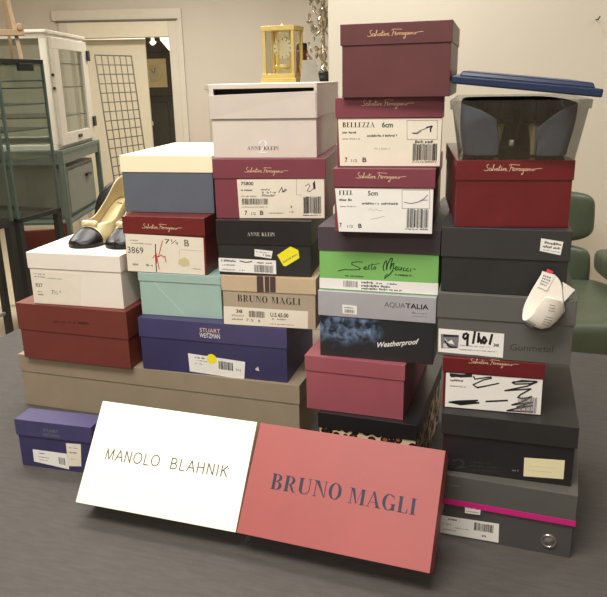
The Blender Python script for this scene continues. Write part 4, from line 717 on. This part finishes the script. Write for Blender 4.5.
mb = MB(); ring = [(.24+.09*math.cos(k*math.pi/16), -.016, 1.56+.09*math.sin(k*math.pi/16)) for k in range(33)]
mb.tube(ring, .004, 'stain', 6, False); mb.soft((.24,-.014,1.565), (.05,.003,.055), 'trim_paint', 1, 16, 8); mb.tube([(.24,-.018,1.56),(.2,-.018,1.61)], .003, 'brown', 6); mb.tube([(.24,-.018,1.56),(.26,-.018,1.63)], .003, 'brown', 6); mb.build('chapter_ring', dl)
for sg in (-1, 1):
    cx = .245; prof = []
    for k in range(13): prof.append((.235-.2*k/12 if True else 0, 1.80+.17*sm(0, 1, k/12)))
    out = [(.235,1.80)]+prof[1:]+[(.03,1.95),(.045,1.92),(.035,1.9),(.0,1.88),(.0,1.80)]
    mb = MB(); P0 = [(cx+sg*x,.02,z) for x, z in out]; P1 = [(cx+sg*x,.06,z) for x, z in out]
    mb.hull(P0, P1, 'wood_dark')
    rg = [(cx+sg*(.055+.032*math.cos(k*math.pi/8)), y, 1.955+.032*math.sin(k*math.pi/8)) for y in (.015,.065) for k in range(16)]; mb.hull(rg[:16], rg[16:], 'wood_dark'); mb.build('pediment', hd)
# dark red wooden box on the floor
t = thing('wooden_chair', 'small dark red wooden chair on the floor beyond the glass display cases', 'chair', (-1.50, 3.60, -.75), math.radians(14))
mb = MB(); mb.box((0,0,.40), (.26,.3,.43), 'wood_red'); mb.build('seat', t, bevel=.005)
mb = MB(); mb.box((.02,.275,.47), (.24,.295,.69), 'wood_red'); mb.build('backrest', t, bevel=.005)
for x in (0, .23):
    mb = MB(); mb.box((x,.0,0), (x+.03,.03,.40), 'wood_red'); mb.build('leg', t, bevel=.003)
    mb = MB(); mb.hull([(x,.27,0),(x+.03,.27,0),(x+.03,.3,0),(x,.3,0)], [(x-.01,.28,.72),(x+.02,.28,.72),(x+.02,.31,.72),(x-.01,.31,.72)], 'wood_red'); mb.build('leg', t, bevel=.003)

# ------------------------------------------------------------------ green leather lounge chair
t = thing('lounge_chair', 'green leather lounge chair at right behind the right stack', 'armchair', (.93, 2.95, -.75), math.radians(-3))
def part(name, c, r, m='leather_green', e=.4, tilt=0, nu=40, nv=22):
    T = Matrix.Translation(c) @ Matrix.Rotation(math.radians(tilt), 4, 'X')
    mb = MB(); mb.soft((0,0,0), r, m, e, nu, nv, T); return mb.build(name, t, True)
part('headrest', (0.0, .12, .872), (.335, .07, .112), e=.42, tilt=-8)
part('backrest', (0.0, .06, .655), (.315, .075, .105), e=.42, tilt=-10)
part('seat_cushion', (.03, -.24, .525), (.37, .33, .1), e=.38)
part('armrest', (-.43, -.08, .68), (.085, .22, .05), e=.5); part('armrest', (.43, -.08, .68), (.09, .22, .055), e=.5)
def shellp(name, c, r, tilt):
    T = Matrix.Translation(c) @ Matrix.Rotation(math.radians(tilt), 4, 'X'); mb = MB(); mb.soft((0,0,0), r, 'plywood_pale', .3, 32, 12, T); o = mb.build(name, t, True); o['label'] = 'pale plywood shell'
shellp('back_shell', (0, .155, .645), (.29, .014, .085), -10); shellp('headrest_shell', (0, .2, .88), (.31, .014, .085), -8); shellp('seat_shell', (.03, -.24, .41), (.36, .32, .018), 0)
for x in (-.45, .45): mb = MB(); mb.box((x-.025,-.22,.36), (x+.025,-.17,.64), 'plywood_pale'); mb.box((min(x,0)+(.0 if x>0 else 0),-.22,.35) if x > 0 else (x-.02,-.22,.35), (x+.025,-.17,.37) if x > 0 else (0,-.17,.37), 'plywood_pale'); mb.build('arm_support', t, bevel=.004)
mb = MB(); mb.box((-.03,.15,.55), (.03,.18,.9), 'plywood_pale'); mb.box((-.03,-.02,.35), (.03,.18,.37), 'plywood_pale'); mb.box((-.03,.16,.35), (.03,.18,.6), 'plywood_pale'); mb.build('back_bracket', t)
mb = MB(); mb.tube([(0,-.22,.05),(0,-.22,.36)], .03, 'black_metal', 14); mb.build('column', t)
for k in range(5):
    a = k*2*math.pi/5+.3; mb = MB(); mb.tube([(0,-.22,.07),(math.cos(a)*.33,-.22+math.sin(a)*.33,.02)], [.026,.018], 'nickel', 10); mb.build('leg', t, True)

# ------------------------------------------------------------------ room
FZ, CEIL = -.75, 2.0
def sbox(name, a, b, m): mb = MB(); mb.box(a, b, m); return struct(mb.build(name))
sbox('floor', (-4.6,-3.2,FZ-.1), (4.6,11.1,FZ), 'floor_vinyl')
sbox('ceiling', (-4.6,-3.2,CEIL), (4.6,11.1,CEIL+.1), 'ceiling_paint')
DX0, DX1, DH, WY = -2.28, -1.285, 1.142, 7.5
mb = MB(); mb.box((-4.5,WY,FZ), (DX0,WY+.12,CEIL), 'wall_paint'); mb.box((DX0,WY,DH), (DX1,WY+.12,CEIL), 'wall_paint'); mb.box((DX1,WY,FZ), (4.5,WY+.12,CEIL), 'wall_paint'); mb.box((-.03,WY-.07,FZ), (1.2,WY,CEIL), 'wall_paint'); struct(mb.build('wall_back'))
sbox('wall_left', (-4.6,-3.1,FZ), (-4.5,11.05,CEIL), 'wall_paint')
sbox('wall_far', (-4.5,10.95,FZ), (4.5,11.05,CEIL), 'wall_warm')
sbox('wall_front', (-4.5,-3.2,FZ), (4.5,-3.1,CEIL), 'wall_paint')
sbox('wall_side', (4.5,-3.1,FZ), (4.6,11.05,CEIL), 'wall_paint')
sbox('wall_right', (.1425,3.45,FZ), (4.5,3.57,CEIL), 'wall_warm')
sbox('baseboard_right', (.1425,3.437,FZ), (4.5,3.45,FZ+.09), 'trim_paint')
mb = MB(); mb.box((-4.5,WY-.015,FZ), (DX0-.12,WY,FZ+.1), 'trim_paint'); mb.box((DX1+.12,WY-.015,FZ), (-.03,WY,FZ+.1), 'trim_paint'); struct(mb.build('baseboard_back'))
mb = MB()   # door casing with a raised head board
mb.box((DX1,WY-.02,FZ), (DX1+.085,WY,DH+.15), 'trim_paint'); mb.box((DX0-.085,WY-.02,FZ), (DX0,WY,DH+.15), 'trim_paint'); mb.box((DX0,WY-.02,DH), (DX1,WY,DH+.15), 'door_paint'); mb.box((DX0-.1,WY-.04,DH+.15), (DX1+.1,WY,DH+.165), 'gap_dark'); mb.box((DX0-.14,WY-.03,DH+.165), (DX1+.14,WY,DH+.26), 'trim_paint'); mb.box((DX1+.085,WY-.03,FZ), (DX1+.14,WY,DH+.165), 'trim_paint'); struct(mb.build('trim_door', bevel=.003))
t = sbox('door_1', (DX0-.35,WY+.13,FZ+.01), (-1.555,WY+.17,DH-.01), 'door_paint')
for x, z in ((.41, 1.118),(1.36, .95)):
    mb = MB(); mb.tube([(x,3.45,z),(x,3.425,z),(x+.004,3.42,z+.012)], .003, 'black_metal', 6); o = mb.build('wall_hook')
    tag(o, 'small dark hook on the cream wall above the tallest stack' if x < 1 else 'small dark hook on the cream wall above the plastic bin', 'hook')

# ------------------------------------------------------------------ light
def area(name, loc, size, power, col=(1,.965,.91), rot=(0,0,0)):
    l = bpy.data.lights.new(name, 'AREA'); l.shape = 'RECTANGLE'; l.size, l.size_y = size; l.energy = power; l.color = col
    o = bpy.data.objects.new(name, l); o.location = loc; o.rotation_euler = rot; COL.objects.link(o)
area('ceiling_lamp_front', (-.55, .35, 1.95), (1.5, .5), 50)
area('ceiling_lamp_mid', (-.7, 2.0, 1.95), (1.3, .4), 36)
area('ceiling_lamp_right', (.5, 3.0, 1.95), (.5, .3), 13)
area('ceiling_lamp_side', (2.6, 2.4, 1.95), (1.2, .6), 22)
area('ceiling_lamp_left', (-2.3, 3.6, 1.95), (1.2, .6), 52)
area('ceiling_lamp_back', (-.9, 5.6, 1.95), (1.4, .6), 95)
area('ceiling_lamp_beyond', (-1.6, 9.8, 1.95), (1.5, .6), 110, (1,.98,.93))
area('ceiling_lamp_rear', (-.9, -1.5, 1.95), (1.6, .6), 50)
w = bpy.data.worlds.new('world'); scene.world = w; w.use_nodes = True
w.node_tree.nodes['Background'].inputs[0].default_value = (.8,.8,.8,1); w.node_tree.nodes['Background'].inputs[1].default_value = .05

# ------------------------------------------------------------------ camera
cam = bpy.data.cameras.new('camera'); co = bpy.data.objects.new('camera', cam); COL.objects.link(co)
R, U, F = CAM['R'], CAM['U'], CAM['F']
co.matrix_world = Matrix([[R[i], U[i], -F[i], (0, 0, CAM['H'])[i]] for i in range(3)]+[[0,0,0,1]])
cam.sensor_width = 36; cam.sensor_fit = 'HORIZONTAL'; cam.lens = 36*CAM['f']/607; cam.clip_start = .02
scene.camera = co
vs = scene.view_settings; vs.view_transform = 'Standard'; vs.look = 'None'; vs.gamma = 1; vs.exposure = 0; vs.use_curve_mapping = False
